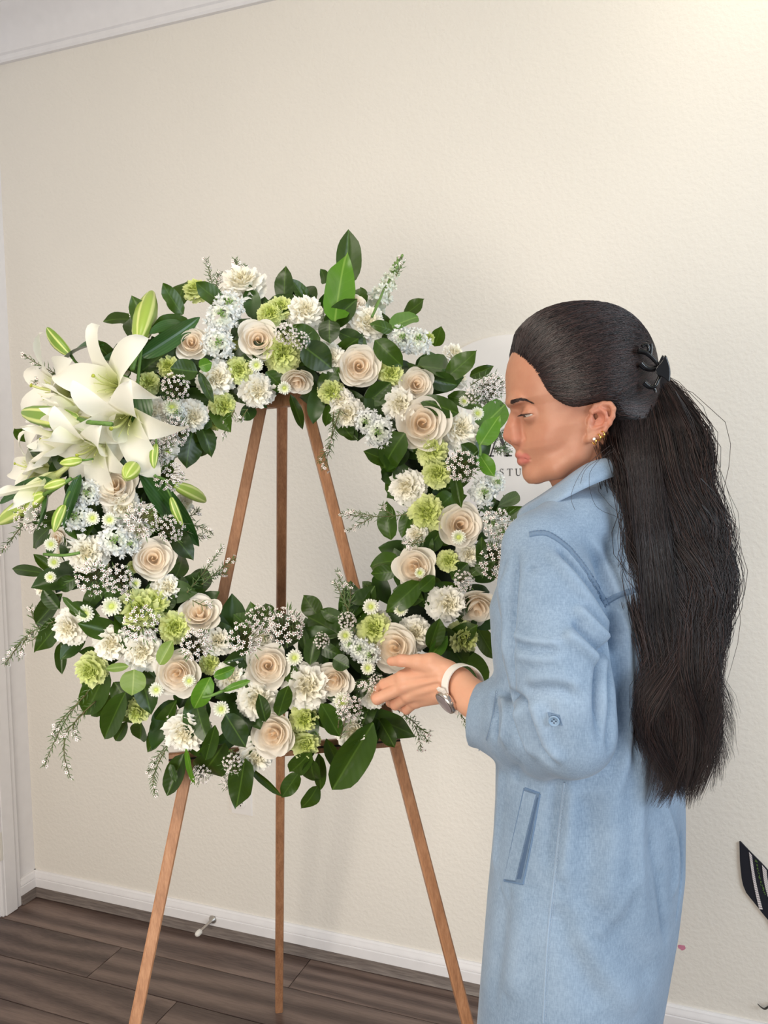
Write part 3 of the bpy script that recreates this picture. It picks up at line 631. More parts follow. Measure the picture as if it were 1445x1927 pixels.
for k in range(84):                                                # broad leaves tucked in between the blooms
    a = 2*math.pi*k/84+R0.uniform(-0.05, 0.05); r = RR+R0.uniform(-0.10, 0.09); p = C0+(E1*math.cos(a)+E2*math.sin(a))*r+EN*(ring_h(r)-R0.uniform(0.012, 0.03))
    a2 = a+R0.uniform(-1.5, 1.5)+(0 if r > RR-0.04 or R0.random() < .4 else math.pi); ax = ((E1*math.cos(a2)+E2*math.sin(a2))+EN*R0.uniform(0.15, 0.5)).normalized(); L = R0.uniform(0.055, 0.078)
    z = ring_n(p, 0.6); z = (z-ax*z.dot(ax)).normalized(); z = (z+ax.cross(z)*R0.uniform(-0.5, 0.5)).normalized(); x = ax.cross(z).normalized(); z = x.cross(ax)
    tip_ = p+ax*L-CAM; tx_, ty_ = IW/2+FPX*tip_.dot(CR)/tip_.dot(CF), IH/2-FPX*tip_.dot(CU)/tip_.dot(CF)
    if tx_ > 925 and 830 < ty_ < 930: continue
    stamp(R0.choice(LEAF['d']), Matrix.Translation(p) @ Matrix((x*L*1.12, ax*L, z*L)).transposed().to_4x4()); n_leaf += 1
# ---- roses: a spiral heart with outer petals as pieces of their own
def rose_petal(name, R, zt, zb, wa, curl, seed):
    rr = random.Random(seed); ph = rr.uniform(0, 6)
    def fn(u, v):
        s = 2*u-1; top = 1-0.34*abs(s)**2.0
        vv = v*top
        ang = wa*s*(0.45+0.55*math.sin(math.pi*min(0.5, v*0.62)))
        r = R*(0.38+0.62*smoothstep(0, 0.72, vv))+curl*max(0, vv-0.60)**1.5*(1+0.35*math.cos(2*s+ph))
        z = zb+(zt-zb)*vv-curl*0.75*max(0, vv-0.74)**1.6+0.012*math.sin(5*s+ph)*vv
        r += 0.012*math.sin(4*s+ph*2)*vv
        return Vector((r*math.cos(ang), r*math.sin(ang), z))
    m = MB(); m.grid(fn, 10, 9); return m.build(name, M_rose)
def make_rose(seed, openness=1.0):
    rr = random.Random(seed); m = MB(); turns = 2.4; ph = rr.uniform(0, 6)
    def fn(u, v):
        th = turns*2*math.pi*u+ph; r = (0.018+0.225*u**0.85)*(1+0.06*math.sin(2.5*th))
        rad = r*(0.62+0.42*v+0.10*max(0, v-0.8)*5*u); z = -0.12+(0.53-0.24*u)*v-0.04*math.sin(2.5*th)*v-0.02*max(0, v-0.85)*6*u
        return Vector((rad*math.cos(th), rad*math.sin(th), z))
    m.grid(fn, 70, 6)
    m.lathe([(0.02, -0.36), (0.10, -0.33), (0.15, -0.22), (0.12, -0.1)], None, 12)
    o = m.build('rose', mats=[M_rosec]); o['label'] = 'cream rose with a blush centre'
    k = 0
    for (n, R, zt, zb, wa, curl) in ((3, 0.255, 0.31, -0.16, 1.25, 0.08), (4, 0.305, 0.29, -0.2, 1.05, 0.20), (4, 0.365, 0.25, -0.24, 1.08, 0.36), (5, 0.425*openness, 0.17, -0.28, 0.92, 0.50)):
        pm = rose_petal('petal', R, zt, zb, wa, curl, seed*10+k)
        for i in range(n):
            c = pm if i == 0 else copy_of(pm)
            c.parent = o; a = 2*math.pi*(i+0.37*k)/n+rr.uniform(-0.12, 0.12)
            c.matrix_basis = Matrix.Translation((0, 0, rr.uniform(-0.015, 0.015))) @ Matrix.Rotation(a, 4, 'Z') @ Matrix.Rotation(rr.uniform(-0.10, 0.14)*(1 if k > 0 else .4), 4, 'Y') @ Matrix.Rotation(rr.uniform(-.10, .10), 4, 'X') @ Matrix.Diagonal((rr.uniform(.90, 1.08), rr.uniform(.92, 1.1), rr.uniform(.88, 1.1), 1))
        k += 1
    return o
ROSES = [make_rose(i+1) for i in range(3)]
def bloom(src, px, py, dpx, extra=0.0, dirv=None, cam_w=0.5, spin=None, squash=1.0):
    p = surf(px, py, extra); n = ring_n(p, cam_w)
    if dirv is not None: n = G(*dirv).normalized()
    s = 1.09*dpx*px_m(p); M = frame(p, n) @ Matrix.Rotation(R0.uniform(0, 6.28) if spin is None else spin, 4, 'Z') @ Matrix.Diagonal((s, s, s*squash, 1))
    return stamp(src, M)
RS = [(360, 646, 62), (486, 641, 72), (675, 690, 78), (783, 724, 62), (794, 797, 94), (865, 988, 82), (781, 1068, 78, (-.25, -.8, .1)), (896, 1138, 76, (.1, -.6, -.35)),
      (744, 1220, 86, (-.2, -.9, .25)), (504, 1253, 78, (.1, -.9, .3)), (630, 1278, 66, (-.15, -.9, -.1)), (516, 1381, 82, (-.15, -.8, .15)), (335, 1266, 82, (.0, -.9, .15)), (376, 1158, 74, (.1, -.7, .6)),
      (288, 1052, 78, (.25, -.8, .2)), (218, 918, 76, (.1, -.8, .4)), (224, 690, 46), (560, 714, 58, (.0, -.6, -.6)), (112, 1012, 40, (-.4, -.8, -.2)), (662, 572, 48, (.2, -.5, .6))]
for i, q in enumerate(RS): bloom(ROSES[i % 3], q[0], q[1], q[2]*0.93, 0.0, q[3] if len(q) > 3 else None, squash=0.9)
# ---- carnations
def make_carnation(name, seed, mat, lab):
    rr = random.Random(seed); m = MB()
    rings = ((4, 0.09, 0.30, 0.10, 1.0, .075), (6, 0.17, 0.31, 0.28, 0.85, .075), (7, 0.26, 0.28, 0.52, 0.72, .065), (8, 0.35, 0.21, 0.85, 0.62, .055), (8, 0.42, 0.11, 1.12, 0.60, .045), (7, 0.46, -0.01, 1.4, 0.66, .04))
    for (n, R, zt, tilt0, wa, amp0) in rings:
        for i in range(n):
            a0 = 2*math.pi*(i+rr.uniform(-0.25, 0.25))/n; p1, p2 = rr.uniform(0, 6), rr.uniform(0, 6); R_ = R*rr.uniform(0.88, 1.10); z_ = zt+rr.uniform(-0.04, 0.04)
            amp = amp0*rr.uniform(0.8, 1.25); tilt = tilt0+rr.uniform(-0.2, 0.2)
            def fn(u, v):
                s = 2*u-1; ru = v**1.7; vv = v*(1-0.16*abs(s)**2.5)
                fr = amp*ru*(math.sin(s*4.5+p1)+0.5*math.sin(s*9.5+p2)); tooth = (0.016 if v > 0.97 else 0)*(1 if round(u*14) % 2 else -1)
                r = 0.03+(R_-0.03)*vv+fr*0.8*math.cos(tilt)+tooth*math.sin(min(tilt, 1.5))
                z = -0.24+(z_+0.24)*math.sin(math.pi/2*min(1, vv*1.05))-0.11*max(0, tilt-0.6)*v**3+fr*math.sin(tilt)+tooth*math.cos(min(tilt, 1.5))
                a = a0+wa*s*(0.30+0.70*v)+amp*ru*math.sin(s*8+p2)/max(R_, 0.12)*0.5
                return Vector((r*math.cos(a), r*math.sin(a), z))
            m.grid(fn, 14, 4)
    m.lathe([(0.24, -0.1), (0.22, 0.04), (0.15, 0.14), (0.07, 0.19), (0.001, 0.2)], None, 14)
    m.lathe([(0.03, -0.5), (0.075, -0.46), (0.10, -0.30), (0.12, -0.18)], None, 10)
    o = m.build(name, mat); o['label'] = lab
    return o
WC = [make_carnation('white_carnation', 3+i, M_wcarn, 'white ruffled carnation') for i in range(3)]
GC = [make_carnation('green_carnation', 23+i, M_gcarn, 'pale green ruffled carnation') for i in range(2)]
WL = """457 538 88;483 734 70;573 589 74;690 611 74;618 674 66;408 712 72;360 784 66;654 777 68;752 762 72;862 809 78;767 917 74;841 1136 74;781 1191 68;880 1043 52;578 1291 94;484 1314 78;350 1374 86;482 1419 68;663 1370 70;269 1226 78;213 1210 72;134 1180 72;164 1040 78;313 1107 58;86 1104 44;231 952 72;407 1206 58;434 1273 62;283 774 64;308 836 66;853 668 46;862 712 40;262 588 42;702 1306 56;493 1204 50;345 950 40;784 1006 46;300 800 50;640 752 50;715 1170 44;260 1000 50;120 1040 34"""
for i, row in enumerate(WL.split(';')):
    q = [float(x) for x in row.split()]; bloom(WC[i % 3], q[0], q[1], q[2]*1.02, -0.008 if q[2] > 45 else -0.03, squash=0.85, cam_w=0.4)
GL = """370 548 52;508 593 50;528 580 48;530 665 76;448 696 54;419 763 52;404 792 38;279 721 46;316 690 42;623 737 50;734 704 52;813 848 62;822 891 58;804 966 74;843 1055 44;870 1200 64;704 1184 68;572 1351 56;575 1396 60;395 1250 40;174 1259 66;259 1337 50;262 1148 82;290 1136 60;328 1181 62;287 976 36;252 1066 24;440 640 34;806 637 26"""
for i, row in enumerate(GL.split(';')):
    q = [float(x) for x in row.split()]; bloom(GC[i % 2], q[0], q[1], q[2]*1.03, -0.006 if q[2] > 40 else -0.02, squash=0.9, cam_w=0.4)
# ---- stock: clustered florets
def make_stock(seed, spike=False):
    rr = random.Random(seed); m = MB(); n = 17 if not spike else 24
    for i in range(n):
        if spike:
            t = i/n; a = i*2.4; c = Vector((0.17*(1-0.6*t)*math.cos(a), 0.17*(1-0.6*t)*math.sin(a), -0.6+1.35*t)); nn = Vector((math.cos(a), math.sin(a), 0.35)); fs = 0.15*(1-0.62*t)
        else:
            ph = i*2.39996; q = 1-(i+0.5)/n*0.98; rad = math.sqrt(max(0, 1-q*q)); nn = Vector((rad*math.cos(ph), rad*math.sin(ph), q*0.9+0.1)); c = Vector((nn.x*0.36, nn.y*0.36, nn.z*0.28))*rr.uniform(0.88, 1.1); fs = rr.uniform(0.125, 0.16)
        M = frame(c, nn) @ Matrix.Rotation(rr.uniform(0, 6), 4, 'Z') @ Matrix.Diagonal((fs, fs, fs, 1))
        for L in range(2):
            k = 5 if L == 0 else 4
            for j in range(k):
                a0 = 2*math.pi*(j+0.5*L)/k; p1 = rr.uniform(0, 6); up = 0.15+0.55*L
                def fn(u, v):
                    s = 2*u-1; w = 0.80*math.sin(math.pi*min(1, 0.16+v*0.66))**0.8; r = v*(1.0-0.4*L)*(1-0.18*s*s); a = a0+w*s*1.15/(0.25+v)
                    return M @ Vector((r*math.cos(a), r*math.sin(a), up*v+0.16*v*math.sin(4*s+p1)-0.22*(1-L)*v*v))
                m.grid(fn, 5, 3)
    k0 = len(m.f); m.cur = 1
    if spike:
        m.tube([(0, 0, -0.9), (0.01, 0, 0), (0, 0.01, 0.95)], [0.035, 0.03, 0.012], 6)
        for i in range(16):
            a = i*2.4; z = 0.55+0.03*i; c = Vector((0.07*math.cos(a), 0.07*math.sin(a), z)); m.lathe([(0.005, -0.04), (0.03, -0.02), (0.026, 0.03), (0.002, 0.05)], frame(c, (math.cos(a), math.sin(a), 1.2)), 6)
    else:
        for i in range(7):
            a = i*2.4; r = 0.025*i**0.7; m.lathe([(0.005, -0.04), (0.03, -0.01), (0.026, 0.03), (0.002, 0.045)], frame((r*math.cos(a), r*math.sin(a), 0.36), (0.5*math.cos(a), 0.5*math.sin(a), 1)), 6)
    o = m.build('stock_flower', mats=[M_stock, M_cal]); o['label'] = 'white stock blossoms in a tight cluster'
    return o
SK = [make_stock(31), make_stock(32)]; SKS = make_stock(33, True)
for i, row in enumerate("418 600 62;432 578 56;410 648 60;752 642 52;781 646 56;690 792 46;714 812 58;145 972 56;216 1018 62;166 928 50;905 928 52;928 908 44;936 1002 60;920 985 44;676 1222 44;694 1234 44;657 1214 34;243 1025 40;330 775 40".split(';')):
    q = [float(x) for x in row.split()]; bloom(SK[i % 2], q[0], q[1], q[2]*1.12, 0.004, cam_w=0.5)
a, b = surf(700, 592, -0.03), surf(752, 492, -0.05); s = (b-a).length/1.75
stamp(SKS, Matrix.Translation((a+b)/2) @ (b-a).to_track_quat('Z', 'Y').to_matrix().to_4x4() @ Matrix.Diagonal((s*0.95, s*0.95, s, 1)))
# ---- small button mums
def make_mum(seed):
    rr = random.Random(seed); m = MB()
    for (n, L, up) in ((18, 0.48, 0.12), (16, 0.41, 0.30), (13, 0.31, 0.6)):
        for i in range(n):
            a = 2*math.pi*(i+rr.uniform(-.15, .15))/n; ca, sa = math.cos(a), math.sin(a); L_ = L*rr.uniform(0.92, 1.05)
            def fn(u, v):
                s = 2*u-1; w = 0.074*math.sin(math.pi*min(1, 0.25+0.6*v))**0.8; r = 0.08+(L_-0.08)*v
                return Vector((r*ca-s*w*sa, r*sa+s*w*ca, up*v*L_*1.2+0.04*s*s-0.05*v*v))
            m.grid(fn, 2, 3)
    m.cur = 1; m.lathe([(0.13, -0.02), (0.12, 0.06), (0.08, 0.11), (0.001, 0.12)], None, 14)
    m.cur = 2; m.lathe([(0.02, -0.25), (0.05, -0.2), (0.14, -0.03)], None, 8)
    o = m.build('button_mum', mats=[M_mum, M_mumc, M_cal]); o['label'] = 'small white daisy mum with a green eye'
    return o
MU = [make_mum(41), make_mum(42)]
for i, row in enumerate("323 767 36;863 1011 30;294 1298 28;356 1281 26;210 1141 38;416 1334 32;554 1238 32;692 1257 28;698 1142 32;644 1320 38;898 778 26;482 687 28;96 1024 26;102 1058 26;95 1086 22;174 975 28;206 978 28;754 1147 28;160 1155 34;873 755 22;650 1196 30;790 1078 22;535 730 26;315 850 26;255 1098 22".split(';')):
    q = [float(x) for x in row.split()]; bloom(MU[i % 2], q[0], q[1], q[2]*0.95, 0.014, cam_w=0.65)
# ---- wax flower: clusters and needle sprigs
def tiny_flower(m, M, wi=0, ci=1):
    n = 5; vs = [M @ Vector((0, 0, 0.05))]
    for k in range(n):
        a = 2*math.pi*k/n
        for da, r, z in ((-0.42, 0.34, 0.06), (-0.34, 0.82, 0.16), (0, 1.0, 0.22), (0.34, 0.82, 0.16), (0.42, 0.34, 0.06)): vs.append(M @ Vector((r*math.cos(a+da), r*math.sin(a+da), z)))
    f = []
    for k in range(n):
        o = 1+5*k; f += [(0, o, o+1, o+2), (0, o+2, o+3, o+4)]
    m.add(vs, f, wi)
    m.add([M @ Vector((0.30*math.cos(2*math.pi*k/6), 0.30*math.sin(2*math.pi*k/6), 0.10)) for k in range(6)]+[M @ Vector((0, 0, 0.24))], [(k, (k+1) % 6, 6) for k in range(6)], ci)
def make_cluster(seed, n=30):
    rr = random.Random(seed); m = MB(); base = Vector((0, 0, -0.75))
    for i in range(n):
        ph = i*2.39996; q = 1-(i+0.5)/n; rad = math.sqrt(max(0, 1-q*q))
        c = Vector((rad*math.cos(ph)*0.46, rad*math.sin(ph)*0.46, q*0.26))+Vector((rr.uniform(-.05, .05), rr.uniform(-.05, .05), rr.uniform(-.08, .08)))
        nn = (c-base*0.6).normalized()+Vector((rr.uniform(-.3, .3), rr.uniform(-.3, .3), 0))
        tiny_flower(m, frame(c, nn) @ Matrix.Rotation(rr.uniform(0, 6), 4, 'Z') @ Matrix.Diagonal((0.066, 0.066, 0.066, 1)))
        m.cur = 2; m.tube([base+Vector((rr.uniform(-.04, .04), rr.uniform(-.04, .04), 0)), (base+c)/2+Vector((c.x*0.25, c.y*0.25, 0)), c-nn.normalized()*0.01], 0.009, 3, False)
    for i in range(26):
        c = Vector((rr.uniform(-.42, .42), rr.uniform(-.42, .42), rr.uniform(-.25, .12))); d = Vector((c.x, c.y, rr.uniform(0, .6))).normalized(); e = c+d*rr.uniform(.16, .26); x = d.cross(Vector((0, 0, 1))).normalized()*0.012
        m.add([c-x, c+x, (c+e)/2+x*1.2, e, (c+e)/2-x*1.2], [(0, 1, 2, 3, 4)], 3)
    o = m.build('waxflower_cluster', mats=[M_wax, M_waxc, M_stemd, M_needle]); o['kind'] = 'stuff'; o['label'] = 'tiny white waxflowers in a loose cluster'
    return o
CL = [make_cluster(51, 46), make_cluster(52, 40)]
for i, row in enumerate("538 628 36;329 729 46;329 812 48;174 1086 56;222 1090 48;267 978 56;320 994 46;58 972 50;317 896 50;267 1175 58;369 1213 52;462 1200 56;538 1178 62;492 1166 50;870 877 54;935 985 52;933 1056 60;872 1093 34;656 1332 44;438 1436 34;434 1472 32;378 1458 34;920 735 44;709 1284 26;653 1168 30;565 640 30;300 850 44;605 1205 26;935 725 40;890 745 30".split(';')):
    q = [float(x) for x in row.split()]; bloom(CL[i % 2], q[0], q[1], q[2]*1.1, 0.03 if q[2] > 30 else 0.04, cam_w=0.6)
def sprig(pts, extra=0.0, dens=1.0, flowers=6, tip_only=True, size=1.0, fl_from=0.6):
    rr = random.Random(int(pts[0][0]*7+pts[0][1])); c = catmull([surf(x, y, extra) for x, y in pts], 6); m = MB(); k = px_m(c[0])
    # the part of a sprig that hangs free stays near the wreath's own depth
    m.cur = 0; m.tube(c, [0.0011*size*(1-0.6*i/len(c)) for i in range(len(c))], 4)
    tot = sum((c[i+1]-c[i]).length for i in range(len(c)-1)); n = int(tot/0.0021*dens)
    view = (CAM-c[0]).normalized()
    for i in range(n):
        t = (i+0.5)/n; f = t*(len(c)-1); j = min(int(f), len(c)-2); p = c[j].lerp(c[j+1], f-j); tg = (c[j+1]-c[j]).normalized()
        x = tg.cross(view).normalized(); a = i*2.4+rr.uniform(-.4, .4); side = x*math.cos(a)+tg.cross(x)*math.sin(a)
        d = (tg*rr.uniform(0.5, 1.0)+side*0.9).normalized(); L = rr.uniform(0.008, 0.015)*size*(0.65+0.5*math.sin(math.pi*min(1, t+0.15))); b = d.cross(view).normalized()*0.0006*size; mid = p+d*L*0.55+side*0.001
        m.add([p-b*.6, p+b*.6, mid+b, p+d*L+tg*0.001, mid-b], [(0, 1, 2, 3, 4)], 1)
    for i in range(flowers):
        t = rr.uniform(fl_from, 1.0) if tip_only else rr.uniform(0.2, 1); f = t*(len(c)-1); j = min(int(f), len(c)-2); p = c[j].lerp(c[j+1], f-j)
        d = (view*rr.uniform(.2, 1)+Vector((rr.uniform(-1, 1), rr.uniform(-1, 1), rr.uniform(-1, 1)))*0.8).normalized(); e = p+d*rr.uniform(0.003, 0.010)
        m.cur = 0; m.tube([p, e], 0.0004, 3, False); tiny_flower(m, frame(e, d+view*0.6) @ Matrix.Diagonal((0.0032*size, 0.0032*size, 0.0032*size, 1)), 2, 3)
    o = m.build('waxflower_sprig', mats=[M_stemd, M_needle, M_wax, M_waxc]); o['kind'] = 'stuff'; o['label'] = 'feathery waxflower sprig with fine needles'
    put(o, Matrix.Identity(4)); return o
for s in ([(402, 570), (398, 530), (388, 488)], [(412, 560), (408, 535), (413, 512)], [(452, 535), (446, 505), (443, 488)], [(456, 530), (458, 510), (460, 500)], [(120, 712), (80, 690), (44, 668)], [(130, 700), (95, 705), (60, 722)],
          [(175, 1290), (130, 1345), (105, 1390), (82, 1442)], [(165, 1305), (120, 1350), (98, 1385)], [(160, 1340), (130, 1370), (118, 1390)], [(122, 1380), (121, 1420), (132, 1464)], [(180, 1320), (140, 1360), (146, 1390)], [(318, 1400), (296, 1440), (288, 1470), (292, 1496)], [(325, 1390), (300, 1420), (280, 1452)],
          [(441, 772), (430, 795), (420, 824)], [(466, 770), (458, 782), (452, 792)], [(628, 775), (622, 830), (600, 868)], [(640, 770), (628, 810), (618, 850)], [(622, 840), (612, 870), (610, 882)],
          [(765, 968), (710, 972), (655, 962)], [(700, 973), (680, 985), (654, 998)], [(740, 970), (725, 960), (718, 950)], [(690, 972), (665, 970), (642, 966)],
          [(800, 1018), (778, 1022), (758, 1018)], [(795, 1005), (775, 1025), (765, 1030)], [(668, 1190), (652, 1140), (645, 1105), (634, 1072)], [(655, 1150), (660, 1120), (655, 1095)], [(650, 1140), (638, 1110), (628, 1095)],
          [(760, 1345), (785, 1365), (805, 1395)], [(780, 1365), (788, 1385), (792, 1412)], [(790, 1370), (804, 1380), (808, 1384)], [(345, 985), (372, 990), (398, 1002)], [(345, 975), (365, 968), (372, 958)], [(352, 1000), (370, 1008), (392, 1010)],
          [(352, 1115), (385, 1075), (420, 1028)], [(380, 1100), (410, 1075), (440, 1052)], [(385, 1090), (405, 1082), (425, 1078)], [(362, 1130), (385, 1140), (398, 1138)], [(890, 735), (920, 722), (952, 728)], [(885, 725), (915, 708), (938, 712)], [(885, 745), (912, 748), (940, 735)], [(880, 760), (910, 755), (928, 758)],
          [(243, 1070), (244, 1100), (242, 1135)], [(205, 1060), (198, 1090), (208, 1105)], [(45, 985), (25, 1010), (4, 1036)], [(70, 960), (50, 955), (35, 952)], [(800, 1290), (850, 1318), (879, 1366)], [(745, 520), (752, 505), (757, 486)],
          [(100, 1170), (60, 1190), (20, 1225)], [(75, 1185), (62, 1160), (58, 1142)], [(90, 1178), (60, 1205), (55, 1190)], [(40, 1208), (20, 1235), (10, 1248)], [(50, 1200), (42, 1215), (35, 1240)], [(640, 1390), (650, 1350), (655, 1320)], [(636, 1370), (640, 1345), (648, 1330)], [(436, 1410), (440, 1440), (430, 1475)], [(372, 1430), (380, 1445), (378, 1460)], [(935, 850), (950, 838), (962, 832)], [(930, 845), (948, 850), (960, 848)], [(925, 830), (940, 820), (948, 812)], [(500, 1190), (495, 1170), (480, 1152)], [(545, 1200), (555, 1180), (565, 1160)], [(700, 1275), (690, 1283), (672, 1290)], [(720, 1275), (705, 1285), (690, 1298)]):
    inr = math.hypot(s[-1][0]-525, s[-1][1]-980) > 430
    sprig(s, 0.0 if inr else 0.02, 1.0, 5)
# ---- lilies
def tepal(name, W, L, flare, recurve, seed):
    rr = random.Random(seed); ph = rr.uniform(0, 6)
    def fn(u, v):
        s = 2*u-1; w = W*(math.sin(math.pi*min(1, v**0.85*0.96+0.03))**0.8)*(1-0.34*v*v)
        rho = L*(0.05+0.14*v+flare*smoothstep(0.15, 1.05, v)**1.15); z = L*(0.95*v-recurve*max(0, v-0.45)**2)
        cup = 0.30*(1-v)*w*s*s*2+0.05*w*math.cos(s*3.1)*0.6
        x = rho-cup; return Vector((x, w*s*(1+0.06*math.sin(9*v+ph)), z+0.055*s*math.sin(7*v+ph)+0.10*w*s*s))
    m = MB(); m.grid(fn, 8, 14); o = m.build(name, M_lily); return o
def make_lily(seed, flare, rec, closed=False):
    rr = random.Random(seed); m = MB(); e = []
    m.cur = 0; m.tube([(0, 0, -0.42), (0, 0, -0.2), (0, 0, 0.02)], [0.018, 0.022, 0.035], 8)
    m.cur = 0; m.tube(catmull([(0, 0, 0), (0.01, 0, 0.3), (0.05, 0.0, 0.42)], 5), [0.012]*10+[0.014], 6); m.cur = 1; m.lathe([(0.010, -0.012), (0.019, 0), (0.019, 0.010), (0.004, 0.016)], frame((0.052, 0, 0.43), (0.2, 0, 1)), 9)
    m.cur = 0
    for k in range(6):
        a = math.pi/3*k+0.2; c, s = math.cos(a), math.sin(a); m.tube(catmull([(0.02*c, 0.02*s, 0.05), (0.07*c, 0.07*s, 0.28), (0.10*c, 0.10*s, 0.33)], 4), 0.0045, 4)
    o = m.build('lily', mats=[M_pistil, M_anther]); o['label'] = 'white trumpet lily' if not closed else 'half open white lily'
    for k in range(6):
        inner = k % 2; c = tepal('tepal', (0.185 if inner else 0.13) if not closed else (0.13 if inner else 0.11), 0.62, flare*(1 if inner else 1.06), rec*(1 if inner else 1.15), seed*7+k) if k < 2 or closed else copy_of(e[inner])
        e.append(c); c.parent = o
        c.matrix_basis = Matrix.Rotation(math.pi/3*k+rr.uniform(-.08, .08), 4, 'Z') @ Matrix.Rotation(rr.uniform(-0.14, 0.14)*(0 if closed else 1), 4, 'Y') @ Matrix.Translation((0.006*inner, 0, 0))
    return o
LO1, LO2, LCL = make_lily(61, 0.80, 1.65), make_lily(62, 0.72, 1.35), make_lily(63, 0.20, 0.15, True)
# px of throat, facing (right, forward, up), span px, extra height, spin
for i, (src, px, py, d, sz, ex, sp) in enumerate(((LO1, 198, 722, (-.35, -.85, .10), 172, 0.045, 0.3), (LO2, 229, 800, (-.12, -.80, -.45), 188, 0.06, 0.5), (LO2, 92, 735, (-.80, -.50, .12), 178, 0.03, 1.0), (LO2, 168, 850, (-.35, -.75, -.50), 170, 0.035, 0.1), (LO1, 50, 880, (-.75, -.55, .10), 120, 0.01, 0.6), (LCL, 150, 808, (-.93, -.30, .03), 190, 0.045, 0.2), (LCL, 66, 925, (-.75, -.30, -.62), 160, 0.02, 0.7), (LCL, 130, 770, (-.88, -.45, .12), 150, 0.03, 0.9), (LCL, 105, 830, (-.85, -.42, -.18), 150, 0.03, 0.4))):
    p = surf(px, py, ex); n = G(*d).normalized(); s = 1.12*sz*px_m(p); upx = Vector((0, 0, 1))-n*n.z
    M = frame(p-n*s*0.28, n, upx) @ Matrix.Rotation(sp, 4, 'Z') @ Matrix.Diagonal((s, s, s, 1)); stamp(src, M)
def make_bud(seed):
    m = MB(); n = 18; prof = [(0.02, 0.0), (0.075, 0.05), (0.115, 0.18), (0.140, 0.38), (0.138, 0.55), (0.115, 0.74), (0.070, 0.90), (0.03, 0.97), (0.004, 1.0)]
    vs = []; 
    for r, z in prof:
        for k in range(n): a = 2*math.pi*k/n; q = r*(1+0.13*math.cos(3*a)); vs.append(Vector((q*math.cos(a)+0.03*math.sin(math.pi*z), q*math.sin(a), z)))
    m.add(vs, [(i*n+k, i*n+(k+1) % n, (i+1)*n+(k+1) % n, (i+1)*n+k) for i in range(len(prof)-1) for k in range(n)])
    o = m.build('lily_bud', M_bud); o['label'] = 'closed green and cream lily bud'
    s = MB(); s.tube([(0, 0, -0.5), (0.02, 0, -0.2), (0, 0, 0.01)], [0.03, 0.03, 0.04], 8); sm = s.build('stem', M_stem); sm.parent = o
    return o
BUD = make_bud(1)
for (bx, by, tx, ty, wf, ex, e2) in ((262, 642, 286, 548, 0.88, 0.03, 0.03), (133, 668, 88, 616, 1.05, 0.02, 0.0), (294, 835, 290, 882, 1.2, 0.06, 0.07), (255, 874, 236, 900, 2.1, 0.05, 0.08), (322, 935, 344, 990, 0.95, 0.04, 0.05), (325, 912, 388, 944, 0.8, 0.03, 0.01), (122, 950, 102, 1002, 1.3, 0.05, 0.06), (155, 866, 112, 872, 1.6, 0.06, 0.07), (125, 905, 82, 918, 1.5, 0.05, 0.06), (85, 930, -6, 985, 0.8, 0.03, 0.03), (150, 790, 40, 775, 0.75, 0.06, 0.05)):
    a, b = surf(bx, by, ex), surf(tx, ty, e2); ax = b-a; L = ax.length
    M = frame(a, ax) @ Matrix.Diagonal((L*wf, L*wf, L, 1)); stamp(BUD, M)
# bare stems that show between the blooms
for pts in ([(258, 735), (262, 690), (268, 640)], [(240, 720), (222, 690), (215, 670)], [(700, 596), (712, 570), (722, 545)], [(230, 705), (250, 720), (258, 740)], [(150, 1040), (120, 1045), (82, 1043)], [(380, 1312), (395, 1310), (420, 1300)], [(903, 838), (904, 850), (903, 858)]):
    m = MB(); m.tube(catmull([surf(x, y, 0.03) for x, y in pts], 4), 0.0024, 7); o = m.build('stem', M_stem); put(o, Matrix.Identity(4))
print('leaves', n_leaf)

for o in list(COL.objects):
    if o.type == 'MESH' and o.name.split('.')[0] in ('leaf', 'lily_leaf') and o.parent is None: bpy.data.objects.remove(o)
# ================================================================= the woman
NP = lambda v: np.array(v, float)
person = empty('person', P(1105, 850, 1.19)*1.0); person.location.z = 0.0
thing(person, 'woman in a light blue denim shirt dress reaching out to the wreath, long dark hair', 'person')
def to_np(o): pass
# ---- head, in its own axes: a = towards the face, b = her left (towards the viewer), c = up
HY = 1.17; TILT = math.radians(12)
PSI = math.radians(4)
HA = G(-math.cos(TILT)*math.cos(PSI), -math.cos(TILT)*math.sin(PSI), -math.sin(TILT)); HC = G(-math.sin(TILT)*math.cos(PSI), -math.sin(TILT)*math.sin(PSI), math.cos(TILT)); HB = HC.cross(HA)
HO = P(1118, 800, HY)
def hl(px, py, b=0.0):                                           # photo point at lateral offset b -> head axes
    d = hit_plane(px, py, HO+HB*b, HB)-HO; return np.array((d.dot(HA), b, d.dot(HC)))
def hw(V): V = np.atleast_2d(V); return V@np.array([HA, HB, HC])+np.array(HO)
h = Field((-0.16, -0.105, -0.20), (0.145, 0.105, 0.19), 0.00145)
cr_c = hl(1088, 702)
h.ell(cr_c, (0.094, 0.074, 0.083), 0)
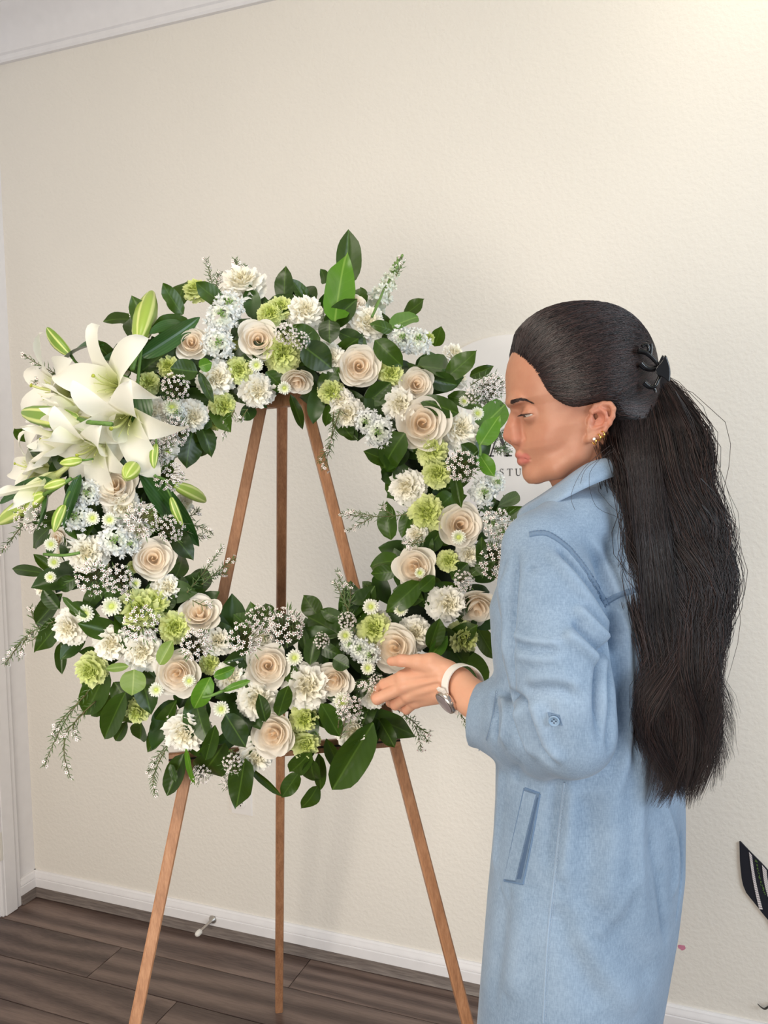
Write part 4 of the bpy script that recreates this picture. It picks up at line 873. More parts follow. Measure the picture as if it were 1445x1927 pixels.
# face block: swept between a front and a back line
ft = [(992,628),(976,650),(966,668),(960,684),(956,704),(955.5,735),(958,757),(968,772),(972,790),(973,805),(970,836),(971,848),(977,861),(979.5,868),(984.5,879),(987,890),(992,900),(1003,907)]
fr = np.array([hl(*p)[[0, 2]] for p in ft]); o_ = np.argsort(fr[:, 1]); fc, fa = fr[o_, 1], fr[o_, 0]
wt = np.array([(hl(1000, y)[2], w) for y, w in ((628,.040),(650,.050),(670,.056),(700,.062),(735,.065),(757,.0655),(785,.0645),(812,.063),(838,.056),(860,.0475),(880,.039),(893,.031),(902,.023),(908,.014))])[::-1]
bt = np.array([(hl(1000, y)[2], hl(x, y)[0]) for y, x in ((628,1110),(700,1130),(757,1130),(800,1125),(838,1105),(860,1085),(880,1066),(893,1052),(902,1040),(908,1026))])[::-1]
sl, (X, Y, Z) = h.sub((-0.08, -0.09, hl(1003, 908)[2]), (0.14, 0.09, hl(992, 628)[2]))
zz = Z.ravel(); xf = np.interp(zz, fc, fa)[None, None, :]; xb = np.interp(zz, bt[:, 0], bt[:, 1])[None, None, :]; ww = np.interp(zz, wt[:, 0], wt[:, 1])[None, None, :]
BC = np.array([0, .010, .020, .030, .040, .050, .060, .070])
DROP = np.array([(640, 0, .5, 2, 5, 10, 19, 36, 60), (700, 0, .7, 2.3, 5, 9.5, 17, 32, 60), (757, 0, 1, 3, 6.5, 12, 20, 34, 60), (785, 0, 2, 5.5, 9.5, 14.5, 22, 34, 60), (812, 0, 3, 7, 11, 16.5, 24.5, 37, 64), (838, 0, 2.5, 6.5, 12, 19.5, 30, 47, 78), (862, 0, 2.5, 7, 14, 24, 38, 62, 90), (893, 0, 3, 9.5, 20, 38, 60, 85, 100), (908, 0, 5, 14, 28, 50, 75, 95, 110)])[::-1]
dc = np.array([hl(1000, y)[2] for y in DROP[:, 0]]); yb_ = np.abs(Y).ravel()
rows_c = np.stack([np.interp(zz, dc, DROP[:, 1+j]*0.001) for j in range(8)], 1)          # (nz, 8)
drop = np.stack([np.interp(yb_, BC, rows_c[k]) for k in range(len(zz))], 1)               # (ny, nz)
kn = np.exp(-0.5*(np.arange(-12, 13)/4.2)**2); kn /= kn.sum()
pad = np.pad(drop, 12, mode='edge'); pad = np.apply_along_axis(lambda v: np.convolve(v, kn, 'same'), 0, pad); pad = np.apply_along_axis(lambda v: np.convolve(v, kn, 'same'), 1, pad)
drop = pad[12:-12, 12:-12][None]-pad[12+len(yb_)//2, 12:-12][None, None, :]
slope = np.gradient(drop[0], yb_[1]-yb_[0] if len(yb_) > 1 else 1, axis=0)[None]; slope = np.abs(slope)
fr_d = (X-(xf-drop))/np.sqrt(1+np.minimum(slope, 4)**2)
def smax(a, b, k): t = np.clip(0.5-0.5*(b-a)/k, 0, 1); return b*(1-t)+a*t+k*t*(1-t)
h.put(smax(smax(fr_d, (xb-0.004-X)*0.8, 0.022), np.abs(Y)-ww*1.05, 0.014).astype(np.float32), sl, 0.014, 'add')
for s in (-1, 1):
    h.chain([NP((*hl(1011, 893)[[0]], s*0.014, hl(1011, 893)[2])), hl(1050, 880, s*0.034), hl(1086, 852, s*0.0455), hl(1104, 806, s*0.055)], [0.010, 0.010, 0.010, 0.010], 0.020)
    h.ell(hl(968, 757, s*0.022), (0.010, 0.022, 0.0075), 0.012)
    h.ell(hl(973.5, 779, s*0.030), (0.0064, 0.016, 0.0085), 0.014, 'cut')
    e = hl(1001, 777, s*0.0315)
    h.ell(e, (0.0142, 0.0142, 0.0135), 0.004)
    for k in range(9):                                            # slit between the lids
        a = math.radians(-38+13.5*k); p0 = e+np.array((0.0142*math.cos(a), s*0.0142*math.sin(a), -0.0012-0.0012*(math.sin(a))))
        h.ell(p0, (0.0034, 0.0032, 0.0027 if 1 < k < 7 else 0.0016), 0.0006, 'cut')
        q0 = e+np.array((0.0140*math.cos(a), s*0.0145*math.sin(a), 0.0062)); h.ell(q0, (0.0016, 0.003, 0.0009), 0.002, 'cut')
    h.ell(hl(974.5, 826, s*0.0125), (0.0085, 0.0058, 0.0070), 0.004)
    h.chain([hl(971, 786, s*0.006), hl(968, 806, s*0.008), hl(970, 824, s*0.010)], [0.006, 0.008, 0.007], 0.008)
    h.cone(hl(962, 831.5, s*0.0075), hl(971, 832.5, s*0.0105), 0.0026, 0.0024, 0.001, 'cut')
    h.chain([hl(983, 814, s*0.0205), hl(988.5, 825, s*0.0225)], [0.0006, 0.0009], 0.004, 'cut')
h.chain([hl(973, 770), hl(967.5, 790), hl(961, 808), hl(957.5, 819.5)], [0.006, 0.006, 0.0066, 0.0080], 0.007)
h.chain([hl(959, 823), hl(972, 836)], [0.0062, 0.0055], 0.005)
# lips
h.chain([hl(996, 861.5, -0.020), hl(978.5, 855, -0.009), hl(977.5, 856, 0), hl(978.5, 855, 0.009), hl(996, 861.5, 0.020)], [0.0028, 0.0052, 0.0056, 0.0052, 0.0028], 0.003)
h.chain([hl(997, 866, -0.019), hl(983, 867.5, -0.008), hl(982, 868, 0), hl(983, 867.5, 0.008), hl(997, 866, 0.019)], [0.003, 0.0054, 0.0060, 0.0054, 0.003], 0.003)
h.chain([hl(1000, 864.6, -0.0243), hl(989, 862.5, -0.015), hl(975.5, 860.8, 0), hl(989, 862.5, 0.015), hl(1000, 864.6, 0.0243)], [0.0002, 0.0011, 0.0014, 0.0011, 0.0002], 0.0022, 'cut')
h.ell(hl(1007.5, 891), (0.0135, 0.018, 0.0135), 0.010)
# neck
h.chain([hl(1112, 835), hl(1120, 900), hl(1138, 980)], [0.050, 0.050, 0.058], 0.016)
h.cone(hl(1052, 890), hl(1090, 925), 0.012, 0.03, 0.02)
# ears
for s in (-1, 1):
    B = lambda px, py, b: hl(px, py, b) if s > 0 else hl(px, py, b)*np.array((1, -1, 1))
    c = B(1130, 791, 0.074)
    ax = (B(1147, 764, 0.078)-B(1110, 824, 0.070)); ax /= np.linalg.norm(ax); yb = np.array((-0.30, s*1.0, 0.1)); yb -= ax*(yb@ax); yb /= np.linalg.norm(yb); xa = np.cross(yb, ax)
    h.ell(c, (0.0150, 0.0038, 0.0275), 0.003, R=[[xa[i], yb[i], ax[i]] for i in range(3)])
    h.chain([B(1114, 788, .070), B(1112, 773, .073), B(1119, 763, .075), B(1134, 759, .079), B(1148, 760, .082), B(1154.5, 769, .084), B(1153, 784, .083), B(1147, 797, .081), B(1138, 809, .077), B(1127, 819, .073)], [0.0022, 0.0026, 0.0028, 0.003, 0.003, 0.0031, 0.003, 0.0028, 0.0028, 0.004], 0.0025)
    h.chain([B(1119, 820, .071), B(1110, 826, .068), B(1103, 829, .064)], [0.0052, 0.0048, 0.003], 0.004)
    h.chain([B(1129, 768, .080), B(1139, 777, .0815), B(1141, 787, .081), B(1134, 799, .078), B(1121, 806, .074)], [0.0016, 0.0022, 0.0024, 0.0024, 0.002], 0.003)
    h.ell(B(1124, 790, .0785), (0.0088, 0.0060, 0.0092), 0.003, 'cut'); h.ell(B(1117, 797, .076), (0.005, 0.006, 0.005), 0.003, 'cut')
    h.ell(B(1111, 793, .0715), (0.0045, 0.0035, 0.0062), 0.003)
    h.chain([B(1122, 765.5, .081), B(1138, 765, .0845), B(1147, 772, .0865), B(1146, 785, .0855), B(1139, 799, .082)], [0.0009, 0.0013, 0.0014, 0.0013, 0.0008], 0.002, 'cut')
VH, FH = h.mesh(); VH = relax(VH, FH, 1, 0.4)
# over a base tone darkened as shade on the face, the skin's own colours: lips, nose and cheek flush, brow shadow of fine hairs
def near(V, pts, r):
    m = np.full(len(V), 9.0)
    for p in pts: m = np.minimum(m, np.linalg.norm((V-p)/np.array(r), axis=1))
    return np.clip(1.25-m, 0, 1)
skin = np.tile(np.array(lin(186, 131, 105)[:3]), (len(VH), 1))
def tint(w, rgb, k): 
    global skin
    skin = skin*(1-(w*k)[:, None])+np.array(lin(*rgb)[:3])[None]*(w*k)[:, None]
lipw = np.maximum(near(VH, [hl(x, y, b) for x, y, b in ((979, 857, 0), (979.5, 857, .009), (979.5, 857, -.009), (988, 861, .019), (983, 867, 0), (984, 867, .008), (984, 867, -.008), (989, 864.5, .017))], (.0085, .007, .0058)), 0)
tint(np.clip(lipw*2.2, 0, 1), (186, 98, 92), 0.85)
tint(near(VH, [hl(958, 820), hl(973, 826, .012), hl(966, 806, .006)], (.016, .014, .016)), (192, 110, 94), 0.5)
tint(near(VH, [hl(1022, 825, .06)], (.034, .03, .03)), (190, 118, 94), 0.25)
tint(near(VH, [hl(1130, 785, .08)], (.016, .02, .022)), (196, 112, 92), 0.6)
tint(near(VH, [hl(x, y, .047) for x, y in ((962, 756), (972, 752.5), (984, 752), (995, 756))], (.012, .03, .0028)), (96, 66, 54), 0.0)
tint(near(VH, [hl(1040, 700, .06), hl(1068, 760, .07), hl(1090, 775, .07)], (.02, .03, .015)), (150, 98, 78), 0.5)
VHw = hw(VH)
bvh_head = BVHTree.FromPolygons([tuple(v) for v in VHw], [tuple(f) for f in FH])
def cast(bvh, px, py):
    d = ray(px, py).normalized(); q = bvh.ray_cast(CAM, d); return q[0], q[1]
# ---- left hand and forearm
f = Field((0, 0, 0), (1, 1, 1), 1)  # placeholder extents, replaced below
WR = P(866, 1292, 1.228); EL = P(1078, 1372, 1.0)
pts = [P(690, 1220, 1.36), P(700, 1360, 1.2), P(900, 1220, 1.2), EL, P(880, 1350, 1.36)]
g0 = np.min([NP(p) for p in pts], 0)-0.02; g1 = np.max([NP(p) for p in pts], 0)+0.02
f = Field(g0, g1, 0.0016)
q = lambda *a: NP(P(*a))
wr_dir = (WR-EL).normalized()
f.chain([q(1070, 1380, 1.0), q(985, 1358, 1.10), q(930, 1336, 1.16), q(893, 1317, 1.198), NP(WR)], [0.030, 0.032, 0.027, 0.0225, 0.0220], 0.01)
f.cone(q(862, 1282, 1.226), q(893, 1310, 1.198), 0.0195, 0.0205, 0.01); f.cone(q(854, 1300, 1.232), q(888, 1322, 1.200), 0.0185, 0.0205, 0.01)
f.cone(q(862, 1283, 1.228), q(836, 1270, 1.240), 0.019, 0.0165, 0.01); f.cone(q(856, 1300, 1.230), q(834, 1302, 1.242), 0.018, 0.016, 0.01)
M4 = {'i': q(757, 1275, 1.268), 'm': q(760, 1292, 1.264), 'r': q(768, 1309, 1.268), 'p': q(781, 1321, 1.276)}
for k, s, r1, r2 in (('i', q(836, 1264, 1.243), .0145, .0108), ('m', q(836, 1278, 1.240), .0155, .0112), ('r', q(836, 1293, 1.242), .0150, .0104), ('p', q(832, 1306, 1.247), .0140, .0092)):
    f.cone(s, M4[k], r1, r2, 0.008)
f.cone(q(815, 1285, 1.262), q(775, 1290, 1.282), 0.016, 0.013, 0.012)
FIN = {'i': [(M4['i'], .0105), (q(723, 1288, 1.287), .0086), (q(712, 1297, 1.306), .0076), (q(716, 1304, 1.322), .0064)],
       'm': [(M4['m'], .0108), (q(710, 1315, 1.277), .0090), (q(707, 1312, 1.302), .0078), (q(714, 1305, 1.318), .0066)],
       'r': [(M4['r'], .0100), (q(744, 1326, 1.285), .0084), (q(735, 1322, 1.308), .0074), (q(736, 1314, 1.324), .0062)],
       'p': [(M4['p'], .0088), (q(765, 1335.5, 1.290), .0073), (q(756, 1331, 1.308), .0065), (q(754, 1323, 1.322), .0055)]}
for k, ch in FIN.items(): f.chain([c[0] for c in ch], [c[1] for c in ch], 0.0028)
f.chain([q(842, 1262, 1.235), q(812, 1249, 1.243), q(786, 1245.5, 1.250)], [0.0150, 0.0142, 0.0112], 0.010)
f.chain([q(786, 1245.5, 1.250), q(756, 1243, 1.260), q(736, 1244.5, 1.270)], [0.0106, 0.0088, 0.0070], 0.005)
f.cone(q(808, 1258, 1.262), q(772, 1262, 1.275), 0.013, 0.008, 0.010)
# knuckles and tendons
for k in 'imrp': f.ell(M4[k]+0.0035*NP((CAM-Vector(M4[k])).normalized()), (0.0085,)*3, 0.006)
for k, s in (('i', q(825, 1268, 1.226)), ('m', q(825, 1280, 1.224)), ('r', q(825, 1293, 1.227))):
    f.cone(s, M4[k]+0.008*NP((CAM-Vector(M4[k])).normalized()), 0.0022, 0.003, 0.006)
VA, FA = f.mesh(); VA = relax(VA, FA, 1, 0.4)
hs = np.tile(np.array(lin(218, 164, 135)[:3]), (len(VA), 1))  # same skin painted lighter than the face, as the lit hand
for p in [c[0] for ch in FIN.values() for c in ch]+[q(736, 1244, 1.27), q(756, 1243, 1.26)]:
    wgt = np.clip(1.3-np.linalg.norm(VA-p, axis=1)/0.011, 0, 1)*0.45; hs = hs*(1-wgt[:, None])+np.array(lin(212, 134, 110)[:3])*wgt[:, None]
# ---- trunk, legs and right arm under the clothes (one coarse figure)
FX, FYv = -math.cos(math.radians(33)), math.sin(math.radians(33))
BF = G(FX, FYv, 0); BL = G(-FYv, FX, 0)                             # where she faces, her left
OBp = P(1105, 850, 1.19); OB = Vector((OBp.x, OBp.y, 0.0))
def bl(p): d = Vector(p)-OB; return np.array((d.dot(BF), d.dot(BL), d.z))
def bw(V): V = np.atleast_2d(V); return V@np.array([BF, BL, Vector((0, 0, 1))])+np.array(OB)
b = Field((-0.24, -0.30, -0.02), (0.30, 0.30, 1.45), 0.008)
nb = bl(P(1122, 930, 1.16))
b.chain([nb+(0, 0, .04), nb-(0, 0, .03), (0, 0, 1.22), (0, 0, 1.02), (0, 0, 0.85)], [.045, .040, .075, .085, .105], 0.03)
for s in (-1, 1):
    b.chain([(-.01, s*.07, .84), (-.03, s*.075, .46), (-.08, s*.075, .08)], [.088, .056, .037], 0.03)
    b.chain([(-.09, s*.075, .045), (.01, s*.08, .03), (.05, s*.082, .022)], [.036, .033, .024], 0.015)
b.chain([(nb[0], -.15, 1.30), (-.01, -.175, 1.07), (.06, -.15, .86), (.08, -.145, .78)], [.042, .036, .026, .028], 0.02)
b.chain([NP(bl(P(1040, 1090, 1.05))), NP(bl(EL))], [.04, .037], 0.02)
VB, FB = b.mesh(); VB = bw(VB)
allV = np.concatenate([VHw, VA, VB]); allF = np.concatenate([FH, FA+len(VHw), FB+len(VHw)+len(VA)])
allC = np.concatenate([skin, hs, np.tile(np.array(lin(186, 131, 105)[:3]), (len(VB), 1))])
def skin_mat():
    t = NT('skin'); at = t.n('ShaderNodeAttribute'); at.attribute_name = 'tone'; v = t.coord()
    n1 = t.noise(v, 55, 4, 0.6); n2 = t.noise(v, 420, 2)
    c = t.mix(0.10, at.outputs['Color'], t.ramp(n1, [(0.3, lin(180, 104, 84)), (0.7, lin(232, 184, 152))])); t.col(c)
    t.bump(n2, 0.06, 0.0008); t.set(Roughness=0.46); t.b.inputs['Specular IOR Level'].default_value = 0.4
    t.b.inputs['Subsurface Weight'].default_value = 0.12; t.b.inputs['Subsurface Radius'].default_value = (0.012, 0.004, 0.002); t.b.inputs['Subsurface Scale'].default_value = 0.5
    return t.m
body = np_obj('body', allV, allF, skin_mat())
at = body.data.color_attributes.new('tone', 'FLOAT_COLOR', 'POINT')
at.data.foreach_set('color', np.concatenate([allC, np.ones((len(allC), 1))], 1).astype(np.float32).ravel())
attach(body, person); body['label'] = 'face, neck and bare left hand with relaxed curved fingers'
# ---- eyes, brows, lashes
M_eye = NT('eyeball'); tc = M_eye.n('ShaderNodeTexCoord'); sp = M_eye.n('ShaderNodeSeparateXYZ'); M_eye.l(tc.outputs['Object'], sp.inputs[0])
M_eye.col(M_eye.ramp(sp.outputs[2], [(0.0, lin(196, 182, 172)), (0.885, lin(188, 172, 162)), (0.90, lin(58, 40, 30)), (0.955, lin(72, 50, 36)), (0.965, lin(8, 7, 7))])); M_eye.set(Roughness=0.12)
for s in (-1, 1):
    e = Vector(hw(hl(1001, 777, s*0.0315))[0]); m = MB(); m.lathe([(math.sin(math.pi*i/20)+1e-4, -math.cos(math.pi*i/20)) for i in range(21)], None, 28)
    o = m.build('eye', M_eye.m); gaze = (HA*0.90-HC*0.36+HB*0.05*s).normalized()
    o.matrix_world = frame(e, gaze) @ Matrix.Diagonal((0.0126, 0.0126, 0.0126, 1)); wm = o.matrix_world.copy(); o.parent = person; o.matrix_parent_inverse = Matrix.Translation(person.location).inverted(); o.matrix_basis = wm
    o['label'] = 'dark brown eye looking down'
def strands(name, paths, radii, mat, nside=3):
    """paths: (n, m, 3) array -> one mesh of thin tapered tubes"""
    A = np.asarray(paths, float); n, m, _ = A.shape; T = np.gradient(A, axis=1); T /= np.linalg.norm(T, axis=2, keepdims=True)+1e-12
    ref = np.array((CAM-Vector(A.reshape(-1, 3).mean(0))).normalized()); U = np.cross(T, ref); U /= np.linalg.norm(U, axis=2, keepdims=True)+1e-9; W = np.cross(T, U)
    rad = np.asarray(radii, float)
    if rad.ndim == 1: rad = rad[:, None]*np.ones((n, m))
    ang = 2*np.pi*np.arange(nside)/nside
    V = A[:, :, None, :]+rad[:, :, None, None]*(np.cos(ang)[None, None, :, None]*U[:, :, None, :]+np.sin(ang)[None, None, :, None]*W[:, :, None, :])
    base = (np.arange(n)*m*nside)[:, None, None]+(np.arange(m-1)*nside)[None, :, None]; k = np.arange(nside); k2 = (k+1) % nside
    Fc = np.stack([base+k, base+k2, base+nside+k2, base+nside+k], -1).reshape(-1, 4)
    return V.reshape(-1, 3), Fc
rng = np.random.default_rng(8)
M_brow = simple('brow_hair', (52, 36, 32), 0.6)
for s in (1, -1):
    bp = catmull([Vector((x, y, 0)) for x, y in ((960.5, 757.5), (967, 754.5), (978, 751.5), (988, 752.5), (1000, 758))], 8)
    A = []
    for i in range(300):
        t = rng.random(); k = t*(len(bp)-1); j = min(int(k), len(bp)-2); c = bp[j].lerp(bp[j+1], k-j); th = 3.6*(1-0.72*t)
        x, y = c.x, c.y+rng.uniform(-1, 1)*th; x2, y2 = x+rng.uniform(3, 6.5), y+rng.uniform(-1.8, 0.8)*(1-t)+0.8*t; pr = []
        for u in (0, 0.5, 1):
            p, n = cast(bvh_head, x+(x2-x)*u, y+(y2-y)*u)
            if p is None: break
            pr.append(NP(p+n*(0.0003+0.0006*u)))
        if len(pr) == 3: A.append(pr)
    if s < 0: A = [[hw(np.array(((Vector(p)-HO).dot(HA), -(Vector(p)-HO).dot(HB), (Vector(p)-HO).dot(HC))))[0] for p in pr] for pr in A]
    V, Fc = strands('b', A if s > 0 else A[::3], [0.00022 if s > 0 else 0.00012]*(len(A) if s > 0 else len(A[::3])), None); o = np_obj('eyebrow', V, Fc, M_brow); o['kind'] = 'stuff'; attach(o, person)
    A = []
    for i in range(34):
        a = math.radians(-36+104*i/33); e = hl(1001, 777, s*0.0315); r0 = e+np.array((0.0142*math.cos(a), s*0.0142*math.sin(a), 0.0012-0.0012*math.sin(a))); d = np.array((0.9*math.cos(a), s*0.8*math.sin(a), -0.35))
        A.append([hw(r0)[0], hw(r0+d*0.0034)[0], hw(r0+d*0.0062+np.array((0, 0, 0.0006)))[0]])
    V, Fc = strands('l', A, np.tile([0.0003, 0.0002, 0.00008], (len(A), 1)), None); o = np_obj('eyelashes', V, Fc, M_brow); o['kind'] = 'stuff'; attach(o, person)
# ---- dress: one implicit shell, then folds pressed into it along strokes
SB = [(985, 1080, 1160), (1010, 1030, 1205), (1045, 968, 1258), (1090, 934, 1268), (1130, 919, 1272), (1200, 923, 1276), (1300, 933, 1284), (1400, 931, 1290), (1480, 930, 1295), (1550, 926, 1297), (1650, 916, 1296), (1750, 908, 1284), (1850, 900, 1266), (1927, 894, 1252), (2100, 884, 1236), (2220, 880, 1228)]
rows = []
for y, xl, xr in SB:
    l_, r_ = P(xl, y, 1.19), P(xr, y, 1.19); c = (l_+r_)/2; s = (r_-l_).length/2; cb_ = bl(c); rows.append((c.z, cb_[0], cb_[1], s))
rows = np.array(rows)[::-1]
bz = np.array([(0.40, .19), (0.60, .20), (0.85, .195), (0.95, .185), (1.05, .165), (1.15, .165), (1.25, .17), (1.30, .17), (1.34, .13), (1.37, .08)])
dz0 = 0.46
D = Field((-0.26, -0.34, dz0-0.02), (0.36, 0.36, 1.42), 0.0034)
sl, (X, Y, Z) = D.sub((-0.3, -0.4, dz0), (0.4, 0.4, rows[-1, 0])); zz = Z.ravel()
it = lambda c: np.interp(zz, rows[:, 0], rows[:, c])[None, None, :]
wb = np.interp(zz, bz[:, 0], bz[:, 1])[None, None, :]; ss = it(3); wb = np.minimum(wb, ss*1.25); wa = np.sqrt(np.maximum(0.0025, ss**2-(wb*0.545)**2))/0.839
rho = ((np.abs(X-it(1))/wa)**2.2+(np.abs(Y-it(2))/wb)**2.2)**(1/2.2)
D.put(((rho-1)*np.minimum(wa, wb)*0.9).astype(np.float32), sl, 0, 'add')
B2 = lambda *a: bl(P(*a))
neck = B2(1122, 925, 1.165)
D.chain([B2(1128, 962, 1.150), B2(1075, 1000, 1.095), B2(1022, 1030, 1.062)], [0.046, 0.045, 0.042], 0.03)
D.chain([B2(1128, 965, 1.150), B2(1180, 968, 1.140), B2(1195, 1080, 1.125), B2(1205, 1200, 1.13)], [0.046, 0.052, 0.072, 0.075], 0.03)
nr = neck.copy(); D.chain([B2(1130, 972, 1.165), np.array((neck[0], -.10, 1.30)), np.array((neck[0]-.01, -.15, 1.27))], [0.046, 0.05, 0.046], 0.035)
# right sleeve on the far side
D.chain([np.array((neck[0]-.01, -.155, 1.29)), (-.01, -.178, 1.07), (.05, -.155, .88)], [0.05, 0.052, 0.043], 0.02)
# left sleeve
SL = [B2(1016, 1036, 1.055), B2(1028, 1110, 1.035), B2(1044, 1225, 1.01), B2(1060, 1310, 1.0), B2(1074, 1378, 1.0)]
D.chain(SL, [0.047, 0.056, 0.058, 0.056, 0.050], 0.022)
FS = [B2(1074, 1378, 1.0), B2(1030, 1374, 1.05), B2(985, 1364, 1.105), B2(942, 1350, 1.155), B2(899, 1345, 1.200)]
D.chain(FS, [0.050, 0.054, 0.051, 0.047, 0.044], 0.020)
cdir = FS[4]-FS[3]; cdir /= np.linalg.norm(cdir); _c = G(-0.93, 0.30, 0.12).normalized(); cn = np.array((_c.dot(BF), _c.dot(BL), _c.z))
D.cone(FS[4]-cdir*0.036, FS[4]-cdir*0.004, 0.0475, 0.0468, 0.0015)
sl, (X, Y, Z) = D.sub(FS[4]-0.085, FS[4]+0.085)
D.F[sl] = np.maximum(D.F[sl], ((X-FS[4][0])*cn[0]+(Y-FS[4][1])*cn[1]+(Z-FS[4][2])*cn[2]-0.006).astype(np.float32))
D.cone(FS[4]-cdir*0.03, FS[4]+cdir*0.06, 0.038, 0.041, 0.0, 'cut')
VD, FD = D.mesh(); VD = relax(VD, FD, 3, 0.5); VD = bw(VD)
def bvh_of(V, Fc): return BVHTree.FromPolygons(V.tolist(), Fc.tolist())
bvh_dress = bvh_of(VD, FD)
def stroke_pts(bvh, pl, per=8):
    out = []
    for c in catmull([Vector((x, y, 0)) for x, y in pl], per):
        p, n = cast(bvh, c.x, c.y)
        if p is not None: out.append(NP(p))
    return np.array(out)
def press(V, N, bvh, strokes):
    disp = np.zeros(len(V)); vis = np.einsum('ij,ij->i', np.array(CAM)-V, N) > -0.02
    for pl, depth, sig in strokes:
        S = stroke_pts(bvh, pl)
        if len(S) < 3: continue
        lo, hi = S.min(0)-3*sig, S.max(0)+3*sig; ix = np.where(((V > lo) & (V < hi)).all(1) & vis)[0]
        if not len(ix): continue
        best = np.full(len(ix), 9.0); tt = np.zeros(len(ix))
        for j in range(len(S)-1):
            ab = S[j+1]-S[j]; L = ab@ab+1e-12; t = np.clip(((V[ix]-S[j])@ab)/L, 0, 1); d = np.linalg.norm(V[ix]-S[j]-t[:, None]*ab, axis=1); m = d < best
            best[m] = d[m]; tt[m] = (j+t[m])/(len(S)-1)
        disp[ix] += depth*np.exp(-(best/sig)**2)*np.clip(np.minimum(tt, 1-tt)*5+0.12, 0, 1)
    return V+N*disp[:, None]
mm = 0.001
FOLDS = [([(1032, 1035), (1090, 1105), (1130, 1165), (1148, 1200)], 5*mm, 9*mm), ([(1048, 1030), (1100, 1085), (1138, 1140)], -5*mm, 7*mm), ([(1110, 1010), (1148, 1080), (1166, 1125)], 3.5*mm, 7*mm), ([(1135, 1005), (1160, 1060), (1180, 1110)], -2.5*mm, 8*mm), ([(1165, 1000), (1188, 1060), (1200, 1110)], 3*mm, 8*mm),
    ([(1148, 1150), (1152, 1195), (1142, 1225), (1133, 1260), (1131, 1330), (1133, 1400)], -10*mm, 9*mm), ([(1166, 1140), (1178, 1200), (1184, 1290), (1180, 1400), (1160, 1490)], 6*mm, 11*mm), ([(1150, 1250), (1154, 1330), (1148, 1420)], -5*mm, 9*mm), ([(1212, 1150), (1210, 1300), (1206, 1450), (1200, 1600), (1213, 1740)], 4.5*mm, 12*mm), ([(1195, 1180), (1198, 1320), (1190, 1440)], -4*mm, 9*mm),
    ([(1080, 1140), (1118, 1180), (1146, 1208)], 6*mm, 7*mm), ([(1080, 1165), (1112, 1205), (1135, 1228)], -6*mm, 7*mm), ([(1060, 1190), (1100, 1215), (1132, 1245)], 5*mm, 8*mm), ([(962, 1192), (1000, 1206), (1060, 1210)], 3*mm, 5*mm), ([(964, 1208), (1010, 1222), (1050, 1224)], -2.5*mm, 5*mm), ([(968, 1232), (1010, 1240), (1055, 1236)], 2.5*mm, 6*mm), ([(972, 1040), (966, 1100), (962, 1160), (959, 1240), (966, 1300)], -6*mm, 6*mm),
    ([(930, 1300), (958, 1308), (984, 1324), (998, 1360), (1018, 1410), (1046, 1442)], -8*mm, 6*mm), ([(1000, 1318), (1010, 1345), (1030, 1400), (1058, 1436)], 5*mm, 9*mm), ([(972, 1330), (984, 1370), (1006, 1425)], 5*mm, 8*mm), ([(948, 1305), (955, 1345), (948, 1400)], 5*mm, 7*mm), ([(966, 1330), (968, 1365), (985, 1410)], -5*mm, 6*mm), ([(925, 1300), (932, 1345), (930, 1395)], -4*mm, 6*mm), ([(985, 1300), (1030, 1296), (1080, 1300)], -3*mm, 7*mm), ([(990, 1280), (1040, 1274), (1100, 1290)], 3*mm, 8*mm),
    ([(1052, 1462), (1046, 1540), (1036, 1640)], -5*mm, 11*mm), ([(1072, 1465), (1068, 1560), (1056, 1660)], 4*mm, 12*mm), ([(1150, 1450), (1156, 1590), (1140, 1740)], 5*mm, 20*mm), ([(1105, 1490), (1112, 1610), (1098, 1720)], -4*mm, 18*mm), ([(1238, 1490), (1268, 1590), (1266, 1690)], 5*mm, 9*mm), ([(1222, 1560), (1240, 1660), (1254, 1780)], -4*mm, 9*mm), ([(1280, 1560), (1284, 1640), (1272, 1740)], -3*mm, 6*mm),
    ([(1120, 1690), (1180, 1780), (1232, 1850)], -4*mm, 22*mm), ([(1080, 1740), (1140, 1830), (1200, 1900)], 4*mm, 20*mm), ([(985, 1660), (975, 1760), (960, 1880)], 4*mm, 16*mm), ([(950, 1690), (940, 1790), (925, 1900)], -3*mm, 14*mm), ([(1040, 1700), (1080, 1790), (1130, 1900)], -4*mm, 18*mm), ([(1196, 1640), (1160, 1720), (1120, 1760)], 3*mm, 12*mm), ([(945, 1440), (938, 1540), (930, 1640)], 3*mm, 10*mm), ([(975, 1430), (970, 1470)], -3*mm, 8*mm), ([(940, 1090), (950, 1160), (948, 1240)], 2.5*mm, 10*mm)]
VD = press(VD, vnormals(VD, FD), bvh_dress, [(p_, d_*(1.55 if p_[0][1] < 1450 else 1.35), s_) for p_, d_, s_ in FOLDS])
for _ in range(70):                                                # small random creases
    x, y = rng.uniform(930, 1270), rng.uniform(1010, 1900); a = rng.uniform(1.0, 2.1) if y > 1450 else rng.uniform(0, 3.1); L = rng.uniform(12, 45)
    VD = VD if rng.random() < 0 else press(VD, vnormals(VD, FD), bvh_dress, [([(x, y), (x+math.cos(a)*L/2+rng.uniform(-4, 4), y+math.sin(a)*L/2), (x+math.cos(a)*L, y+math.sin(a)*L)], rng.choice((-1, 1))*rng.uniform(0.6, 1.6)*mm, rng.uniform(3.5, 8)*mm)]) if _ < 26 else VD
VD = relax(VD, FD, 1, 0.4)
bvh_dress = bvh_of(VD, FD)
